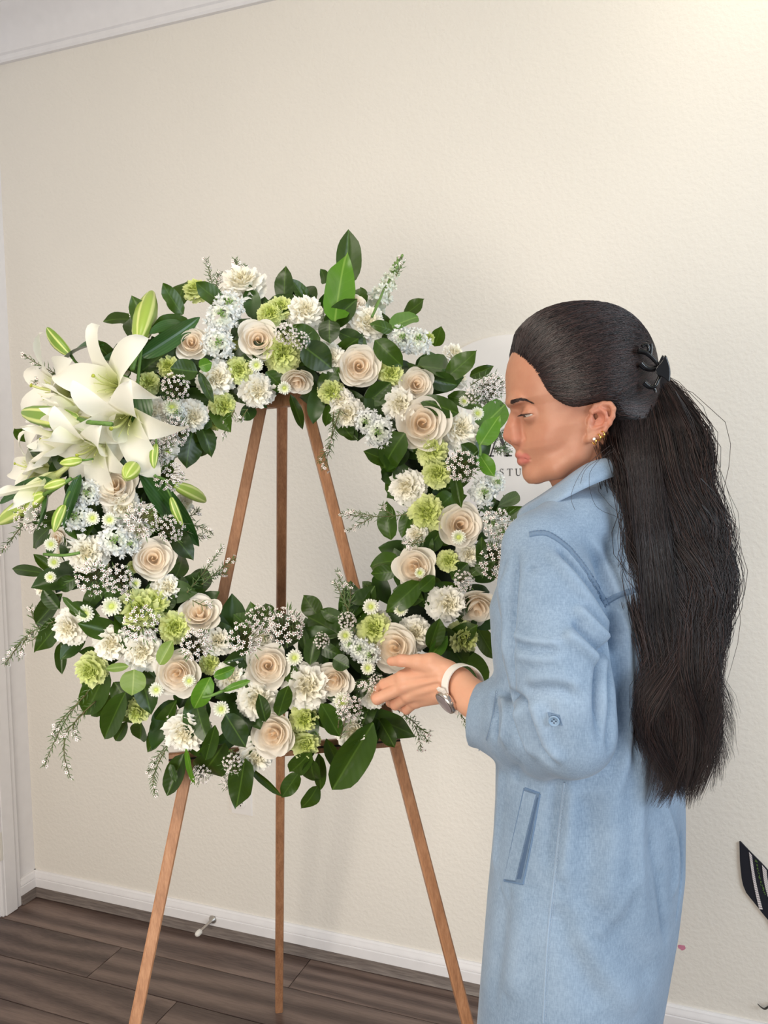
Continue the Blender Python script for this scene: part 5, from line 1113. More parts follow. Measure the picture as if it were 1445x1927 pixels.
def denim_mat(name, dark, light, pale, scale=1.0):
    t = NT(name); v = t.coord(); n1 = t.noise(v, 9, 4, 0.6); vs = t.coord('Object', (160, 160, 36)); n2 = t.noise(vs, 4, 4, 0.6); vs2 = t.coord('Object', (40, 40, 420)); n3 = t.noise(vs2, 3, 2)
    c = t.mix(0.5, t.ramp(n1, [(0.32, dark), (0.5, light), (0.72, pale)]), t.ramp(n2, [(0.3, dark), (0.7, pale)]))
    c = t.mix(0.16, c, t.ramp(n3, [(0.35, dark), (0.65, pale)]))
    geo = t.n('ShaderNodeNewGeometry'); c = t.mix(t.ramp(geo.outputs['Pointiness'], [(0.47, (0,0,0,1)), (0.56, (0.55,0.55,0.55,1))]), c, pale)
    t.col(c); t.bump(t.mix(0.5, n2, n3), 0.12, 0.0012); t.set(Roughness=0.82); t.b.inputs['Specular IOR Level'].default_value = 0.2
    t.b.inputs['Sheen Weight'].default_value = 0.15; return t.m
M_denim = denim_mat('washed_denim', lin(88, 110, 135), lin(115, 138, 163), lin(156, 176, 199))
M_denim2 = denim_mat('denim_seam', lin(70, 92, 118), lin(90, 112, 138), lin(120, 141, 166)); M_thread = simple('seam_thread', (98, 124, 156), 0.8); M_threadl = simple('pale_thread', (150, 168, 188), 0.8)
dress = np_obj('dress', VD, FD, M_denim); attach(dress, person); dress['label'] = 'light blue washed denim shirt dress with rolled sleeves'
# strips that follow the cloth: seams, pocket, tab
def strip(name, bvh, pl, w, off, mat, parent, thick=0.0012, per=8, lab=None):
    c = [(x.x, x.y) for x in catmull([Vector((x, y, 0)) for x, y in pl], per)]; pts = []
    for x, y in c:
        p, n = cast(bvh, x, y)
        if p is not None: pts.append((p, n))
    m = MB(); rows_ = []
    for i, (p, n) in enumerate(pts):
        t = (pts[min(i+1, len(pts)-1)][0]-pts[max(i-1, 0)][0]).normalized(); s = t.cross(n).normalized(); b0 = p+n*off
        rows_.append([b0-s*w/2-n*thick*1.2, b0-s*w/2*0.8+n*thick*0.6, b0+n*thick, b0+s*w/2*0.8+n*thick*0.6, b0+s*w/2-n*thick*1.2])
    k = 5; m.add([q_ for r in rows_ for q_ in r], [(i*k+j, i*k+j+1, (i+1)*k+j+1, (i+1)*k+j) for i in range(len(rows_)-1) for j in range(k-1)])
    o = m.build(name, mat); attach(o, parent)
    if lab: o['label'] = lab
    return o, pts
def stitches(name, pts, side, mat, parent, step=0.0042, L=0.0026, r=0.00045, up=0.0016):
    m = MB(); acc = 0
    for i in range(len(pts)-1):
        p, n = pts[i]; p2 = pts[i+1][0]; t = (p2-p); d = t.length
        if d < 1e-6: continue
        t /= d; s = t.cross(n).normalized()
        while acc < d:
            a = p+t*acc+s*side+n*up; m.tube([a, a+t*L], r, 4); acc += step
        acc -= d
    o = m.build(name, mat, smooth=False); o['kind'] = 'stuff'; attach(o, parent); return o
arm = [(992, 1012), (1010, 1009), (1030, 1012), (1062, 1034), (1092, 1068), (1118, 1108), (1138, 1146)]
s1, p1 = strip('shoulder_seam', bvh_dress, [(x+4, y-6) for x, y in arm], 0.0085, 0.0, M_denim2, dress, 0.0007); stitches('stitching', p1, 0.003, M_thread, dress, up=0.0009); stitches('stitching', p1, -0.0032, M_thread, dress, up=0.0009)
s2, p2 = strip('yoke_seam', bvh_dress, [(1138, 1135), (1165, 1120), (1195, 1110), (1222, 1100)], 0.0085, 0.0, M_denim2, dress, 0.0007); stitches('stitching', p2, 0.003, M_thread, dress); stitches('stitching', p2, -0.0032, M_thread, dress)
s3, p3 = strip('side_seam', bvh_dress, [(1062, 1472), (1054, 1540), (1044, 1640), (1034, 1730), (1028, 1800), (1022, 1925)], 0.0035, 0.0, M_denim, dress, 0.0010); stitches('stitching', p3, -0.0028, M_threadl, dress, up=0.0004)
def patch(name, bvh, corners, off, thick, mat, parent, nu=6, nv=14, lab=None):
    c = [Vector((x, y, 0)) for x, y in corners]; g_ = []
    for j in range(nv+1):
        for i in range(nu+1):
            u, v = i/nu, j/nv; e_ = (c[0]*(1-u)+c[1]*u)*(1-v)+(c[3]*(1-u)+c[2]*u)*v; p, n = cast(bvh, e_.x, e_.y); g_.append((p, n))
    k = nu+1; m = MB(); ok = [x[0] is not None for x in g_]
    top = [x[0]+x[1]*(off+thick) if x[0] is not None else Vector() for x in g_]; bot = [x[0]+x[1]*(off-0.001) if x[0] is not None else Vector() for x in g_]
    fs = [(j*k+i, j*k+i+1, (j+1)*k+i+1, (j+1)*k+i) for j in range(nv) for i in range(nu)]; N_ = len(top)
    rim = [i for i in range(k)]+[j*k+nu for j in range(1, nv+1)]+[nv*k+i for i in range(nu-1, -1, -1)]+[j*k for j in range(nv-1, 0, -1)]
    m.add(top+bot, fs+[(rim[i], rim[(i+1) % len(rim)], rim[(i+1) % len(rim)]+N_, rim[i]+N_) for i in range(len(rim))])
    o = m.build(name, mat); attach(o, parent); autosmooth(o, 50)
    if lab: o['label'] = lab
    return o
pk = patch('pocket', bvh_dress, [(988, 1483), (1016, 1493), (983, 1664), (949, 1657)], 0.0002, 0.0008, M_denim2, dress, lab='slanted welt pocket')
patch('pocket_welt', bvh_dress, [(989, 1487), (1010, 1494), (972, 1657), (952, 1653)], 0.0012, 0.0022, M_denim, pk)
patch('pocket_opening_shade', bvh_dress, [(1011, 1500), (1013.5, 1501), (981, 1656), (973.5, 1654)], 0.0009, 0.0003, simple('pocket_shadow_cloth', (74, 96, 126), 0.9), pk, 2, 14)  # darker strip painted as the shade inside the pocket slit
for pl in ([(987, 1484), (968, 1570), (949, 1658)], [(1016, 1494), (1001, 1580), (984, 1664)], [(988, 1483), (1016, 1493)], [(949, 1657), (984, 1664)]):
    o, pp = strip('pocket_edge', bvh_dress, pl, 0.0024, 0.0006, M_thread, pk, 0.0008)
# sleeve tab and its button
patch('sleeve_tab', bvh_dress, [(1030, 1340), (1052, 1345), (1058, 1365), (1034, 1358)], 0.0004, 0.0012, M_denim2, dress, 4, 4)
p, n = cast(bvh_dress, 1043, 1355); M_btn = simple('blue_button', (134, 160, 188), 0.3)
m = MB(); m.lathe([(0.0001, 0.0018), (0.0045, 0.0018), (0.0050, 0.0030), (0.0062, 0.0032), (0.0066, 0.0020), (0.0062, 0.0004)], frame(p+n*0.0012, n), 24); bt_ = m.build('button', M_btn); attach(bt_, dress)
m = MB(); Mf = frame(p+n*0.0012, n)
for sx in (-1, 1):
    for sy in (-1, 1): m.lathe([(0.0009, 0.0016), (0.0009, 0.0021)], Mf @ Matrix.Translation((sx*0.0015, sy*0.0015, 0)), 8)
attach(m.build('thread_holes', simple('button_holes', (52, 66, 88), 0.8)), bt_)
# cuff seam and the loose corner of its edge
s5, p5 = strip('cuff_seam', bvh_dress, [(934, 1300), (929, 1335), (922, 1368), (915, 1392)], 0.0035, 0.0, M_denim2, dress, 0.0008); stitches('stitching', p5, -0.0024, M_threadl, dress, up=0.0005)
fl_ = MB(); fa_, fb_, ft_, fm_ = P(908, 1366, 1.168), P(930, 1376, 1.158), P(901, 1414, 1.170), P(917, 1392, 1.160)
fl_.add([fa_, fb_, fm_, ft_]+[v_+FWD*0.004 for v_ in (fa_, fb_, fm_, ft_)], [(0, 1, 2), (0, 2, 3), (4, 6, 5), (4, 7, 6), (0, 4, 5, 1), (1, 5, 6, 2), (2, 6, 7, 3), (3, 7, 4, 0)])
attach(fl_.build('cuff_corner', M_denim, smooth=False), dress)
# collar
top = [(1192, 853, 1.16), (1152, 861, 1.115), (1112, 871, 1.095), (1083, 888, 1.090), (1060, 905, 1.092), (1019, 933, 1.110), (986, 954, 1.130), (976, 968, 1.138)]
bot = [(1192, 884, 1.150), (1150, 898, 1.095), (1112, 914, 1.072), (1082, 929, 1.068), (1054, 943, 1.070), (1019, 962, 1.092), (992, 979, 1.115), (981, 991, 1.128)]
far_t = [(976, 968, 1.138), (992, 950, 1.19), (1040, 925, 1.23), (1090, 896, 1.255), (1150, 868, 1.245), (1192, 853, 1.16)]
tt, bb = catmull([P(*a) for a in top], 6), catmull([P(*a) for a in bot], 6)
m = MB(); nrow = 5; vs = []
for i in range(len(tt)):
    out = ((CAM-tt[i]).normalized())
    for j in range(nrow): u = j/(nrow-1); vs.append(tt[i].lerp(bb[i], u)+out*(0.005*math.sin(math.pi*u)+0.003*u))
m.add(vs, [(i*nrow+j, i*nrow+j+1, (i+1)*nrow+j+1, (i+1)*nrow+j) for i in range(len(tt)-1) for j in range(nrow-1)])
ft_ = catmull([P(*a) for a in far_t], 6); vs = []
for q_ in ft_:
    for j in range(3): vs.append(q_+Vector((0, 0, -0.018*j)))
m.add(vs, [(i*3+j, i*3+j+1, (i+1)*3+j+1, (i+1)*3+j) for i in range(len(ft_)-1) for j in range(2)])
co = m.build('collar', M_denim); sd = co.modifiers.new('thick', 'SOLIDIFY'); sd.thickness = 0.0022; sd.offset = -1; attach(co, dress); co['label'] = 'folded shirt collar of the dress'
pts_ = [(tt[i].lerp(bb[i], 0.86)+(CAM-tt[i]).normalized()*0.0035, (CAM-tt[i]).normalized()) for i in range(len(tt))]; stitches('stitching', pts_, 0, M_thread, dress, up=0.0012)
# ---- hair
hp = []
for x, y, bb_ in ((966, 640, 0), (969, 668, .02), (986, 690, .05), (1004, 716, .058), (1018, 738, .064), (1043, 757, .068), (1074, 771, .07), (1098, 766, .072), (1122, 757, .074), (1146, 757, .076), (1158, 768, .078), (1157, 790, .076), (1146, 815, .07), (1130, 850, .06), (1110, 900, .05), (1110, 1010, .05), (900, 1010, .05), (880, 640, 0)):
    v = hl(x, y, bb_); hp.append((v[0], v[2]))
hp = np.array(hp)
def poly_sd(X, Z, poly):
    d = np.full(np.broadcast(X, Z).shape, 9.0, np.float32); ins = np.zeros(d.shape, bool)
    for i in range(len(poly)):
        a, b_ = poly[i], poly[(i+1) % len(poly)]; e = b_-a; w0, w1 = X-a[0], Z-a[1]; t = np.clip((w0*e[0]+w1*e[1])/(e@e), 0, 1); d = np.minimum(d, np.hypot(w0-t*e[0], w1-t*e[1]))
        c = (a[1] > Z) != (b_[1] > Z); xx = (b_[0]-a[0])*(Z-a[1])/(b_[1]-a[1]+1e-12)+a[0]; ins ^= c & (X < xx)
    return np.where(ins, -d, d)
hh = Field((-0.20, -0.115, -0.14), (0.15, 0.115, 0.20), 0.0024)
hh.ell(cr_c+np.array((-0.002, 0, 0.003)), (0.099, 0.082, 0.0895), 0)
hh.ell(hl(1125, 672), (0.056, 0.064, 0.058), 0.03); hh.ell(hl(1050, 662), (0.058, 0.056, 0.050), 0.03); hh.ell(hl(1178, 700), (0.026, 0.036, 0.040), 0.03)
hh.ell(hl(1100, 730), (0.07, 0.0865, 0.042), 0.03)
hh.chain([hl(1165, 770), hl(1178, 850), hl(1190, 900)], [0.060, 0.058, 0.05], 0.02)
sl, (X, Y, Z) = hh.sub(hh.lo, hh.lo+hh.h*hh.n); hh.put(np.broadcast_to(poly_sd(X, Z, hp), hh.F.shape).astype(np.float32), sl, 0.014, 'cut')
VC, FC_ = hh.mesh(); VC = relax(VC, FC_, 2, 0.5); VCw = hw(VC)
bvh_cap = bvh_of(VCw, FC_)
def hair_mat(strand=False):
    t = NT('dark_hair'); at_ = t.n('ShaderNodeNewGeometry'); v = t.coord('Object', (60, 60, 6)); n1 = t.noise(v, 4, 3)
    t.col(t.ramp(n1, [(0.3, lin(16, 12, 14)), (0.6, lin(26, 19, 20)), (0.8, lin(40, 29, 28))])); t.set(Roughness=0.36)
    if strand:
        a2 = t.n('ShaderNodeAttribute'); a2.attribute_name = 'tone'; t.col(a2.outputs['Color']); t.set(Roughness=0.42)
    else: t.set(Roughness=0.75)
    t.b.inputs['Specular IOR Level'].default_value = 0.55 if strand else 0.2
    return t.m
M_hair = hair_mat()
Lf = lambda y: np.interp(y, [700, 780, 850, 900, 940, 1040, 1110, 1200, 1300, 1400, 1500], [1195, 1176, 1172, 1178, 1184, 1203, 1218, 1217, 1219, 1238, 1262])
Rf = lambda y: np.interp(y, [700, 740, 800, 850, 930, 980, 1030, 1110, 1190, 1270, 1350, 1430, 1500], [1236, 1258, 1284, 1300, 1318, 1340, 1338, 1336, 1346, 1338, 1328, 1318, 1296])
Dy = lambda y: np.interp(y, [700, 800, 900, 1000, 1150, 1300, 1500], [1.15, 1.135, 1.105, 1.08, 1.06, 1.05, 1.045])
hk = Field(NP(G(0.25, 0.95, 0.95)) - 0.35, NP(G(0.45, 1.25, 1.6))+0.35, 0.0065)
ys = [715, 780, 850, 930, 1010, 1100, 1200, 1290, 1360, 1415]
for k_, off in ((0.28, 0.0), (0.52, 0.008), (0.76, 0.014)):
    hk.chain([NP(P(Lf(y)+(Rf(y)-Lf(y))*k_, y, Dy(y)+off)) for y in ys], [min(0.034, (Rf(y)-Lf(y))*0.24*Dy(y)/FPX) *(1.0 if y < 1280 else 1.0-0.8*(y-1280)/140) if y > 720 else 0.016 for y in ys], 0.02)
VK, FK = hk.mesh(); VK = relax(VK, FK, 2, 0.5)
core = np_obj('hair', np.concatenate([VCw, VK]), np.concatenate([FC_, FK+len(VCw)]), M_hair); attach(core, person); core['label'] = 'long dark brown hair half pulled back'
# strands combed from the hairline back to the clip
hlp = catmull([Vector(hl(*p)) for p in ((968, 668, 0.0), (972, 674, .028), (986, 692, .050), (1004, 718, .058), (1018, 740, .064), (1044, 759, .068), (1074, 772, .070), (1100, 766, .073), (1124, 757, .0745), (1148, 757, .077), (1160, 772, .072))], 6)
cpl = Vector(hl(1214, 694, 0.0)); hcen = Vector(cr_c)+Vector((-0.005, 0, -0.01))
Wv = lambda v: HO+HA*v.x+HB*v.y+HC*v.z
A, Rd = [], []
for i in range(6500):
    t = rng.random()**0.9; k = t*(len(hlp)-1); j = min(int(k), len(hlp)-2); Hs = hlp[j].lerp(hlp[j+1], k-j); mir = -1 if rng.random() < 0.28 else 1
    Hs = Hs+Vector((rng.uniform(-.004, .001), 0, rng.uniform(-.001, .004))); end = cpl+Vector((rng.uniform(-.004, .012), rng.uniform(0.0, .030) if t > .25 else rng.uniform(-.01, .012), rng.uniform(-.030, .024)+0.018*(0.5-t)))
    path = []; lift = rng.uniform(0.0002, 0.0016); wob, ph = rng.uniform(0, .004), rng.uniform(0, 6)
    st = rng.random()*0.55 if rng.random() < 0.6 else 0.0
    for u in np.linspace(st, 1, 13):
        p = Hs.lerp(end, u)+Vector((0, 0, wob*math.sin(5*u+ph)+0.010*math.sin(math.pi*u)*(1-t)-0.012*math.sin(math.pi*u)*t)); dr = p-hcen
        if dr.length < 1e-4: dr = Vector((0, 0, 1))
        dr.normalize(); o0 = Wv(hcen); dw = (Wv(hcen+dr)-o0).normalized(); hit = bvh_cap.ray_cast(o0, dw)
        rr_ = hit[3] if hit[0] is not None else (p-hcen).length
        if u < st+0.02 or hit[0] is None: rr_ = min(rr_, (p-hcen).length+0.003)
        q_ = hcen+dr*(rr_+lift*min(1, (u-st)*6+0.15)); q_.y *= mir; path.append(NP(Wv(q_)))
    A.append(path); Rd.append(np.interp(np.linspace(0, 1, 13), [0, .12, .9, 1], [.00015, .0004, .0004, .00025])*rng.uniform(0.7, 1.25))
V1, F1 = strands('s', A, np.array(Rd), None)
# long lengths
A, Rd = [], []
LOCKS = []
for k_ in range(125):
    u0 = (k_+0.5)/60 if k_ < 60 else (rng.random() if k_ < 95 else rng.uniform(.72, 1.0)); dv = rng.uniform(-1, 1)
    LOCKS.append((u0, dv, rng.uniform(700, 760) if u0 > .35 else rng.uniform(750, 800), rng.uniform(1370, 1515) if .15 < u0 < .85 or rng.random() < .6 else rng.uniform(1150, 1400), rng.uniform(-.14, .14), rng.uniform(0, 6.28), rng.uniform(1.3, 2.4), rng.uniform(11, 30), rng.normal(0, 1)))
for i in range(11500):
    u0, dv, y0, y1, drift, ph, fq, am, fk = LOCKS[i % 125]; m_ = 17; s = np.linspace(0, 1, m_)
    yy = np.linspace(y0+rng.uniform(-12, 12), y1+rng.uniform(-70, 12), m_); spread = 17*(1-s)+5; jx = rng.normal(0, 1)
    u = np.clip(u0+drift*s, 0.02, 0.98)
    x = Lf(yy)+(Rf(yy)-Lf(yy))*u+am*np.minimum(1, s*2.5)*np.sin(ph+fq*2*np.pi*s)+(5+9*s)*np.sin(yy/46.0+u0*3.0)*(0.4+0.6*abs(2*u0-1))+spread*jx+5*s*np.sin(ph*2+rng.uniform(-.6, .6)+5*np.pi*s)
    x = x+fk*np.clip(s-0.6, 0, 1)**2*130*(1 if abs(fk) > .6 else .3)+(rng.normal(0, 9)*np.clip(s-.6, 0, 1)*1.5 if rng.random() < .2 else 0)
    if u0 > .3:
        w_ = np.clip(1-s/0.13, 0, 1)**1.5; x = x*(1-w_)+(1198+34*u0+rng.normal(0, 3))*w_; yy = yy*(1-w_)+(722-26*u0+rng.normal(0, 5))*w_
    Yd = Dy(yy)-0.034*math.sqrt(max(0, 1-(2*u0-1)**2))*(0.4+0.6*abs(dv))*(1 if dv > -.55 else -1)*np.minimum(1, s*4+.2)+0.006*np.sin(ph+9*s)+rng.normal(0, .0022)+0.02*np.clip(.08-s, 0, 1)/.08
    A.append([NP(P(a, b_, c)) for a, b_, c in zip(x, yy, Yd)]); Rd.append(np.interp(s, [0, .06, .7, 1], [.00022, .0004, .00036, .0001])*rng.uniform(.7, 1.3))
V2, F2 = strands('s', A, np.array(Rd), None)
# nape hair tucked behind the ear, falling onto the shoulder blades
A, Rd = [], []
for i in range(2200):
    x0, y0 = rng.uniform(1160, 1222), rng.uniform(712, 800); u = rng.random(); s = np.linspace(0, 1, 20); y1 = rng.uniform(950, 1200); yy = y0+(y1-y0)*s
    xe = Lf(y1)+rng.uniform(-4, 60); x = x0+(xe-x0)*s**0.9+rng.uniform(-8, 8)*np.sin(3*s+rng.uniform(0, 6)); bump = 0.012*np.sin(np.pi*np.minimum(1, s*1.5))
    Yd = np.interp(yy, [712, 790, 850, 900, 1000, 1200], [1.15, 1.125, 1.088, 1.072, 1.045, 1.025])-rng.uniform(0, .012)
    A.append([NP(P(a, b_, c)) for a, b_, c in zip(x, yy, Yd)]); Rd.append(np.interp(s, [0, .1, .8, 1], [.0002, .00042, .00042, .0001])*rng.uniform(.7, 1.2))
V3, F3 = strands('s', A, np.array(Rd), None)
# flyaways
A, Rd = [], []
FLY = [[(1318, 900), (1345, 930), (1338, 955)], [(1320, 950), (1350, 990), (1342, 1040)], [(1330, 1040), (1345, 1075), (1372, 1092)], [(1325, 1080), (1350, 1120), (1378, 1130)], [(1335, 1140), (1365, 1180), (1362, 1215), (1340, 1222)], [(1330, 1110), (1360, 1160), (1380, 1162)], [(1325, 1270), (1345, 1305), (1372, 1310)], [(1325, 1290), (1355, 1340), (1358, 1390), (1348, 1418)], [(1320, 1200), (1342, 1250), (1322, 1290), (1300, 1300)], [(1260, 1420), (1245, 1450), (1224, 1480)], [(1290, 1430), (1300, 1470), (1275, 1502)], [(1310, 1430), (1318, 1470), (1308, 1500)], [(1270, 735), (1300, 790), (1315, 850)], [(1000, 620), (975, 640), (962, 662)], [(990, 640), (970, 655), (964, 680)], [(1100, 585), (1150, 582), (1190, 605)], [(1130, 588), (1175, 598), (1210, 640)]]
for pl in FLY:
    for r in range(7 if pl[0][1] > 880 else 3):
        c = catmull([Vector((x+rng.uniform(-7, 7)*(i+.3)/len(pl), y+rng.uniform(-7, 7)*(i+.3)/len(pl), 0)) for i, (x, y) in enumerate(pl)], 12); ix = np.linspace(0, len(c)-1, 22).astype(int)
        dpt = rng.uniform(1.04, 1.10) if pl[0][1] > 700 else HY
        A.append([NP(P(c[i].x, c[i].y, dpt)) for i in ix]); Rd.append(np.interp(np.linspace(0, 1, 22), [0, .6, 1], [.0008, .0005, .00012])*rng.uniform(.5, 1))
for pl in ([(1148, 838), (1100, 880), (1075, 930), (1082, 960)], [(1150, 845), (1110, 890), (1120, 950), (1160, 972)], [(1152, 850), (1105, 880), (1092, 910)]):   # loose hairs on the collar
    c = catmull([Vector((x, y, 0)) for x, y in pl], 12); ix = np.linspace(0, len(c)-1, 22).astype(int); A.append([NP(P(c[i].x, c[i].y, np.interp(c[i].y, [838, 880, 970], [1.08, 1.068, 1.04]))) for i in ix]); Rd.append(np.full(22, .00028))
V4, F4 = strands('s', A, np.array(Rd), None)
Vs, Fs, n0 = [], [], 0
for V_, F_ in ((V1, F1), (V2, F2), (V3, F3), (V4, F4)): Vs.append(V_); Fs.append(F_+n0); n0 += len(V_)
def brown(n, k, top): 
    t = rng.random(n)**2.0; c = np.array(lin(18, 13, 16)[:3])[None]*(1-t[:, None])+np.array(lin(*top)[:3])[None]*t[:, None]; return np.repeat(c, k, 0)
Cs = np.concatenate([brown(len(V1)//39, 39, (70, 48, 45)), brown(len(V2)//51, 51, (70, 50, 46)), brown(len(V3)//60, 60, (52, 38, 38)), brown(len(V4)//66, 66, (52, 38, 36))])
hs_ = np_obj('hair_strands', np.concatenate(Vs), np.concatenate(Fs), hair_mat(True)); ca_ = hs_.data.color_attributes.new('tone', 'FLOAT_COLOR', 'POINT'); ca_.data.foreach_set('color', np.concatenate([Cs, np.ones((len(Cs), 1))], 1).astype(np.float32).ravel()); hs_['kind'] = 'stuff'; hs_.parent = core; hs_.matrix_parent_inverse = Matrix.Translation(person.location).inverted() if False else Matrix.Identity(4)
# ---- earrings
M_gold = simple('gold', (226, 186, 104), 0.22, 1.0); M_gem = simple('clear_stone', (240, 232, 230), 0.05, 0.0, 1.0)
for i, (x, y, b_, r) in enumerate(((1118, 827, .0745, .0042), (1126.5, 820, .0765, .0040), (1134, 814.5, .0785, .0038))):
    c = Vector(hw(hl(x, y+3, b_))[0]); m = MB(); ax = (HB*0.25+HA*0.95).normalized(); u1 = HC; u2 = ax.cross(u1).normalized()
    m.tube([c+(u1*math.cos(2*math.pi*k/18)+u2*math.sin(2*math.pi*k/18))*r*(1 if True else 1) for k in range(19)], 0.0011, 6, False); o = attach(m.build('earring', M_gold), person); o['label'] = 'small gold hoop earring' if i else 'gold hoop earring with a clear stone'
    if i == 0:
        m = MB(); m.lathe([(0.0004, -0.0016), (0.0021, 0), (0.0016, 0.0012), (0.0001, 0.0014)], frame(Vector(hw(hl(x, y-1, b_+.003))[0]), (CAM-c).normalized()), 8); g2 = m.build('stone', M_gem, smooth=False); g2.parent = o
# ---- claw clip
M_clip = simple('black_acetate', (14, 15, 18), 0.12, 0.0, 0.6)
clip = thing(empty('hair_clip', P(1230, 695, 1.12)), 'glossy black claw clip holding the hair back', 'hair clip')
cp = lambda x, y, Y: P(x, y, Y)
def clip_part(name, m): o = m.build(name, M_clip); o.parent = clip; o.matrix_parent_inverse = Matrix.Translation(clip.location).inverted(); return autosmooth(o, 50)
for nm, YY, dx in (('handle', 1.085, 0), ('handle', 1.150, -5)):
    m = MB(); out = catmull([Vector((x+dx, y, 0)) for x, y in ((1236, 690), (1245, 680), (1251.5, 668), (1257, 678), (1261, 693), (1261.5, 706), (1259, 719), (1249, 711), (1238, 706), (1232, 698))], 4)
    fr_ = [cp(a.x, a.y, YY-0.0024) for a in out]; bk = [cp(a.x, a.y, YY+0.0024) for a in out]; n_ = len(out); m.add(fr_+bk, [tuple(range(n_)), tuple(range(2*n_-1, n_-1, -1))]+[(i, n_+i, n_+(i+1) % n_, (i+1) % n_) for i in range(n_)]); ho_ = clip_part(nm, m); bv_ = ho_.modifiers.new('bevel', 'BEVEL'); bv_.width = 0.0016; bv_.segments = 3
for pl, rr_ in (([(1200, 660), (1214, 663), (1226, 672), (1240, 688)], .0030), ([(1205, 684), (1214, 692), (1226, 695), (1241, 693)], .0034), ([(1212, 720), (1222, 728), (1232, 727), (1238, 716), (1242, 706)], .0028), ([(1224, 668), (1225.5, 656), (1225, 647)], .0020), ([(1230, 730), (1233, 735), (1234, 739)], .0018), ([(1208, 652), (1216, 648), (1221, 655), (1218, 664)], .0022)):
    m = MB(); c = catmull([Vector((x, y, 0)) for x, y in pl], 5); m.tube([cp(a.x, a.y, 1.092) for a in c], [1.25*rr_*(1-0.35*i/len(c)) for i in range(len(c))], 8); clip_part('claw', m)
m = MB(); m.tube([cp(1238, 690, 1.105), cp(1234, 692, 1.155)], 0.0028, 10); clip_part('hinge', m)
# ---- wrist watch
M_strap = simple('white_silicone', (238, 234, 228), 0.5); M_case = simple('rose_silver', (214, 202, 194), 0.25, 0.9); M_glass = simple('watch_glass', (150, 138, 140), 0.12, 0.0, 0.6); M_bez = simple('watch_bezel', (28, 26, 28), 0.2)
Wc = P(872, 1293, 1.220); wax = (Vector(EL)-WR).normalized(); nf = (RGT*-0.72-CU*0.60+(CAM-Wc).normalized()*0.36); nf = (nf-wax*nf.dot(wax)).normalized(); mf = wax.cross(nf)
watch = thing(empty('wristwatch', Wc), 'round wristwatch with white strap and grey face on the left wrist', 'watch')
def wpart(name, m, mat): o = m.build(name, mat); o.parent = watch; o.matrix_parent_inverse = Matrix.Translation(watch.location).inverted(); return autosmooth(o, 40)
ra, rb = 0.0300, 0.0335
m = MB()
def st(u, v):
    a = 2*math.pi*u; wdt = 0.0088*(1.0-0.12*abs(math.sin(a/2))); r_ = 1.0+(0.06 if v > 0.5 else 0.0)
    k = [(-1, 0), (1, 0), (1, 1), (-1, 1)][int(round(v*4)) % 4]
    return Wc+(nf*math.cos(a)*ra+mf*math.sin(a)*rb)*(1+0.055*k[1])+wax*wdt*k[0]
m.grid(st, 48, 4); strap = wpart('strap', m, M_strap)
m = MB()
for k in range(6):
    a = -1.05-0.11*k if (mf.dot(CU) < 0) else 1.05+0.11*k; c = Wc+(nf*math.cos(a)*ra+mf*math.sin(a)*rb)*1.057; nn = (nf*math.cos(a)/ra+mf*math.sin(a)/rb).normalized(); m.lathe([(0.0010, -0.0003), (0.0010, 0.0004)], frame(c, nn) @ Matrix.Diagonal((1, 1.6, 1, 1)), 8)
o = m.build('strap_hole', M_bez); o.parent = strap; o.matrix_parent_inverse = Matrix.Translation(watch.location).inverted()
cc = Wc+nf*(ra+0.001); Mc = frame(cc, nf, wax)
m = MB(); m.lathe([(0.0165, -0.002), (0.0188, 0.0005), (0.0193, 0.004), (0.0188, 0.0072), (0.0176, 0.0085), (0.0172, 0.0085)], Mc, 48); case = wpart('case', m, M_case)
m = MB(); m.lathe([(0.0176, 0.0084), (0.0172, 0.0090), (0.0160, 0.0092)], Mc, 48); o = m.build('bezel', M_bez); o.parent = case; o.matrix_parent_inverse = Matrix.Translation(watch.location).inverted()
m = MB(); m.lathe([(0.0161, 0.0090), (0.0158, 0.0094), (0.010, 0.0098), (0.0001, 0.0099)], Mc, 48); wpart('watch_face', m, M_glass)
for s in (-1, 1):
    m = MB(); c = Mc @ Vector((0, s*0.0185, 0.001)); m.box((-0.0085, -0.004, -0.002), (0.0085, 0.004, 0.0025), frame(c, nf, wax)); wpart('lug', m, M_strap)
m = MB(); m.lathe([(0.0018, 0), (0.0024, 0.0004), (0.0024, 0.003), (0.0018, 0.0034)], frame(Mc @ Vector((0.019, 0.003, 0.004)), wax), 12); wpart('crown', m, M_case)
# ================================================================= striped pennant at the right edge and a loose cord
pc = wall_pt(1391, 1583); M_navy = simple('navy_rib', (16, 17, 30), 0.85); M_rib = simple('white_rib', (222, 212, 212), 0.8); M_green = simple('green_thread', (112, 150, 62), 0.8)
pen = thing(empty('striped_pennant', (pc.x, WD, pc.z)), 'dark navy ribbed pennant with white stripes on the wall at the right-hand edge', 'pennant')
def wl2(px, py): r = wall_pt(px, py); return r.x-pc.x, r.z-pc.z
def flat(name, poly, off, mat, teeth=0):
    pts = [wl2(*q_) for q_ in poly]; n_ = len(pts); m = MB(); m.add([(x, -off, z) for x, z in pts]+[(x, -0.0004, z) for x, z in pts], [tuple(range(n_))]+[(i, n_+i, n_+(i+1) % n_, (i+1) % n_) for i in range(n_)]); return m.build(name, mat, pen, smooth=False)
flat('felt', [(1391, 1583), (1393.5, 1582.5), (1410, 1600), (1434, 1624), (1445, 1636), (1500, 1694), (1520, 1880), (1445, 1729), (1434, 1716), (1428, 1708), (1404, 1678), (1398, 1664), (1395, 1650), (1392, 1620)], 0.006, M_navy)
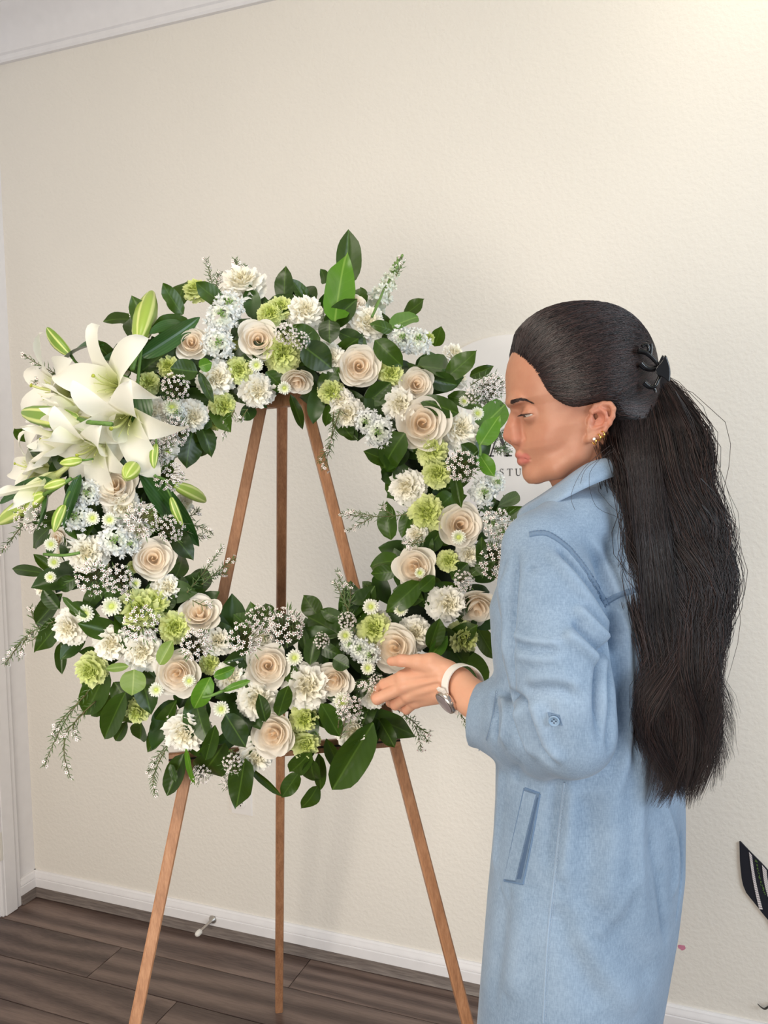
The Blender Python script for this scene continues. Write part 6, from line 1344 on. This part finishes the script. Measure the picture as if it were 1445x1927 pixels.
for k_, (a0, b0, a1, b1, nseg) in enumerate((((1409, 1601), (1414.5, 1606), (1428.5, 1709), (1435, 1708), 24), ((1433.5, 1625.5), (1442, 1634), (1446, 1690), (1454, 1690), 15), ((1452, 1646), (1461, 1655), (1470, 1760), (1479, 1760), 20))):
    for i in range(nseg):
        t0, t1 = i/nseg, (i+0.72)/nseg; bow = lambda t: 3.5*math.sin(math.pi*t)*-0.6
        A0 = (a0[0]+(a1[0]-a0[0])*t0+bow(t0), a0[1]+(a1[1]-a0[1])*t0); B0 = (b0[0]+(b1[0]-b0[0])*t0+bow(t0), b0[1]+(b1[1]-b0[1])*t0+1.5); A1 = (a0[0]+(a1[0]-a0[0])*t1+bow(t1), a0[1]+(a1[1]-a0[1])*t1); B1 = (b0[0]+(b1[0]-b0[0])*t1+bow(t1), b0[1]+(b1[1]-b0[1])*t1+1.5)
        flat('rib', [A0, B0, B1, A1], 0.0075, M_rib)
m = MB(); rg = random.Random(3)
for i in range(34):
    t = i/33; x, y = 1422+18*t-2.5*math.sin(math.pi*t), 1615+66*t; 
    a = wl2(x+rg.uniform(-2.2, 2.2), y+rg.uniform(-1, 1)); b_ = wl2(x+rg.uniform(-2.2, 2.2), y+rg.uniform(-1.5, 2.5)); m.tube([(a[0], -0.0068, a[1]), (b_[0], -0.0068, b_[1])], 0.0006, 4)
o = m.build('embroidery', M_green, pen); o['kind'] = 'stuff'
cpts = [wall_pt(x, y)+Vector((0, -0.012, 0)) for x, y in ((1425, 1883), (1431, 1889), (1438, 1892.5), (1445, 1889), (1456, 1884), (1475, 1900))]; e_ = cpts[-1]; cpts += [Vector((e_.x+0.03, WD-0.03, 0.05)), Vector((e_.x+0.05, WD-0.05, 0.004)), Vector((e_.x+0.25, WD-0.06, 0.004))]
m = MB(); c = catmull(cpts, 6); m.tube(c, [0.0008+0.0016*min(1, i/14) for i in range(len(c))], 7); cd_ = m.build('cord', simple('dark_cord', (46, 44, 40), 0.5)); thing(cd_, 'thin dark cord curling up against the wall under the pennant', 'cord')
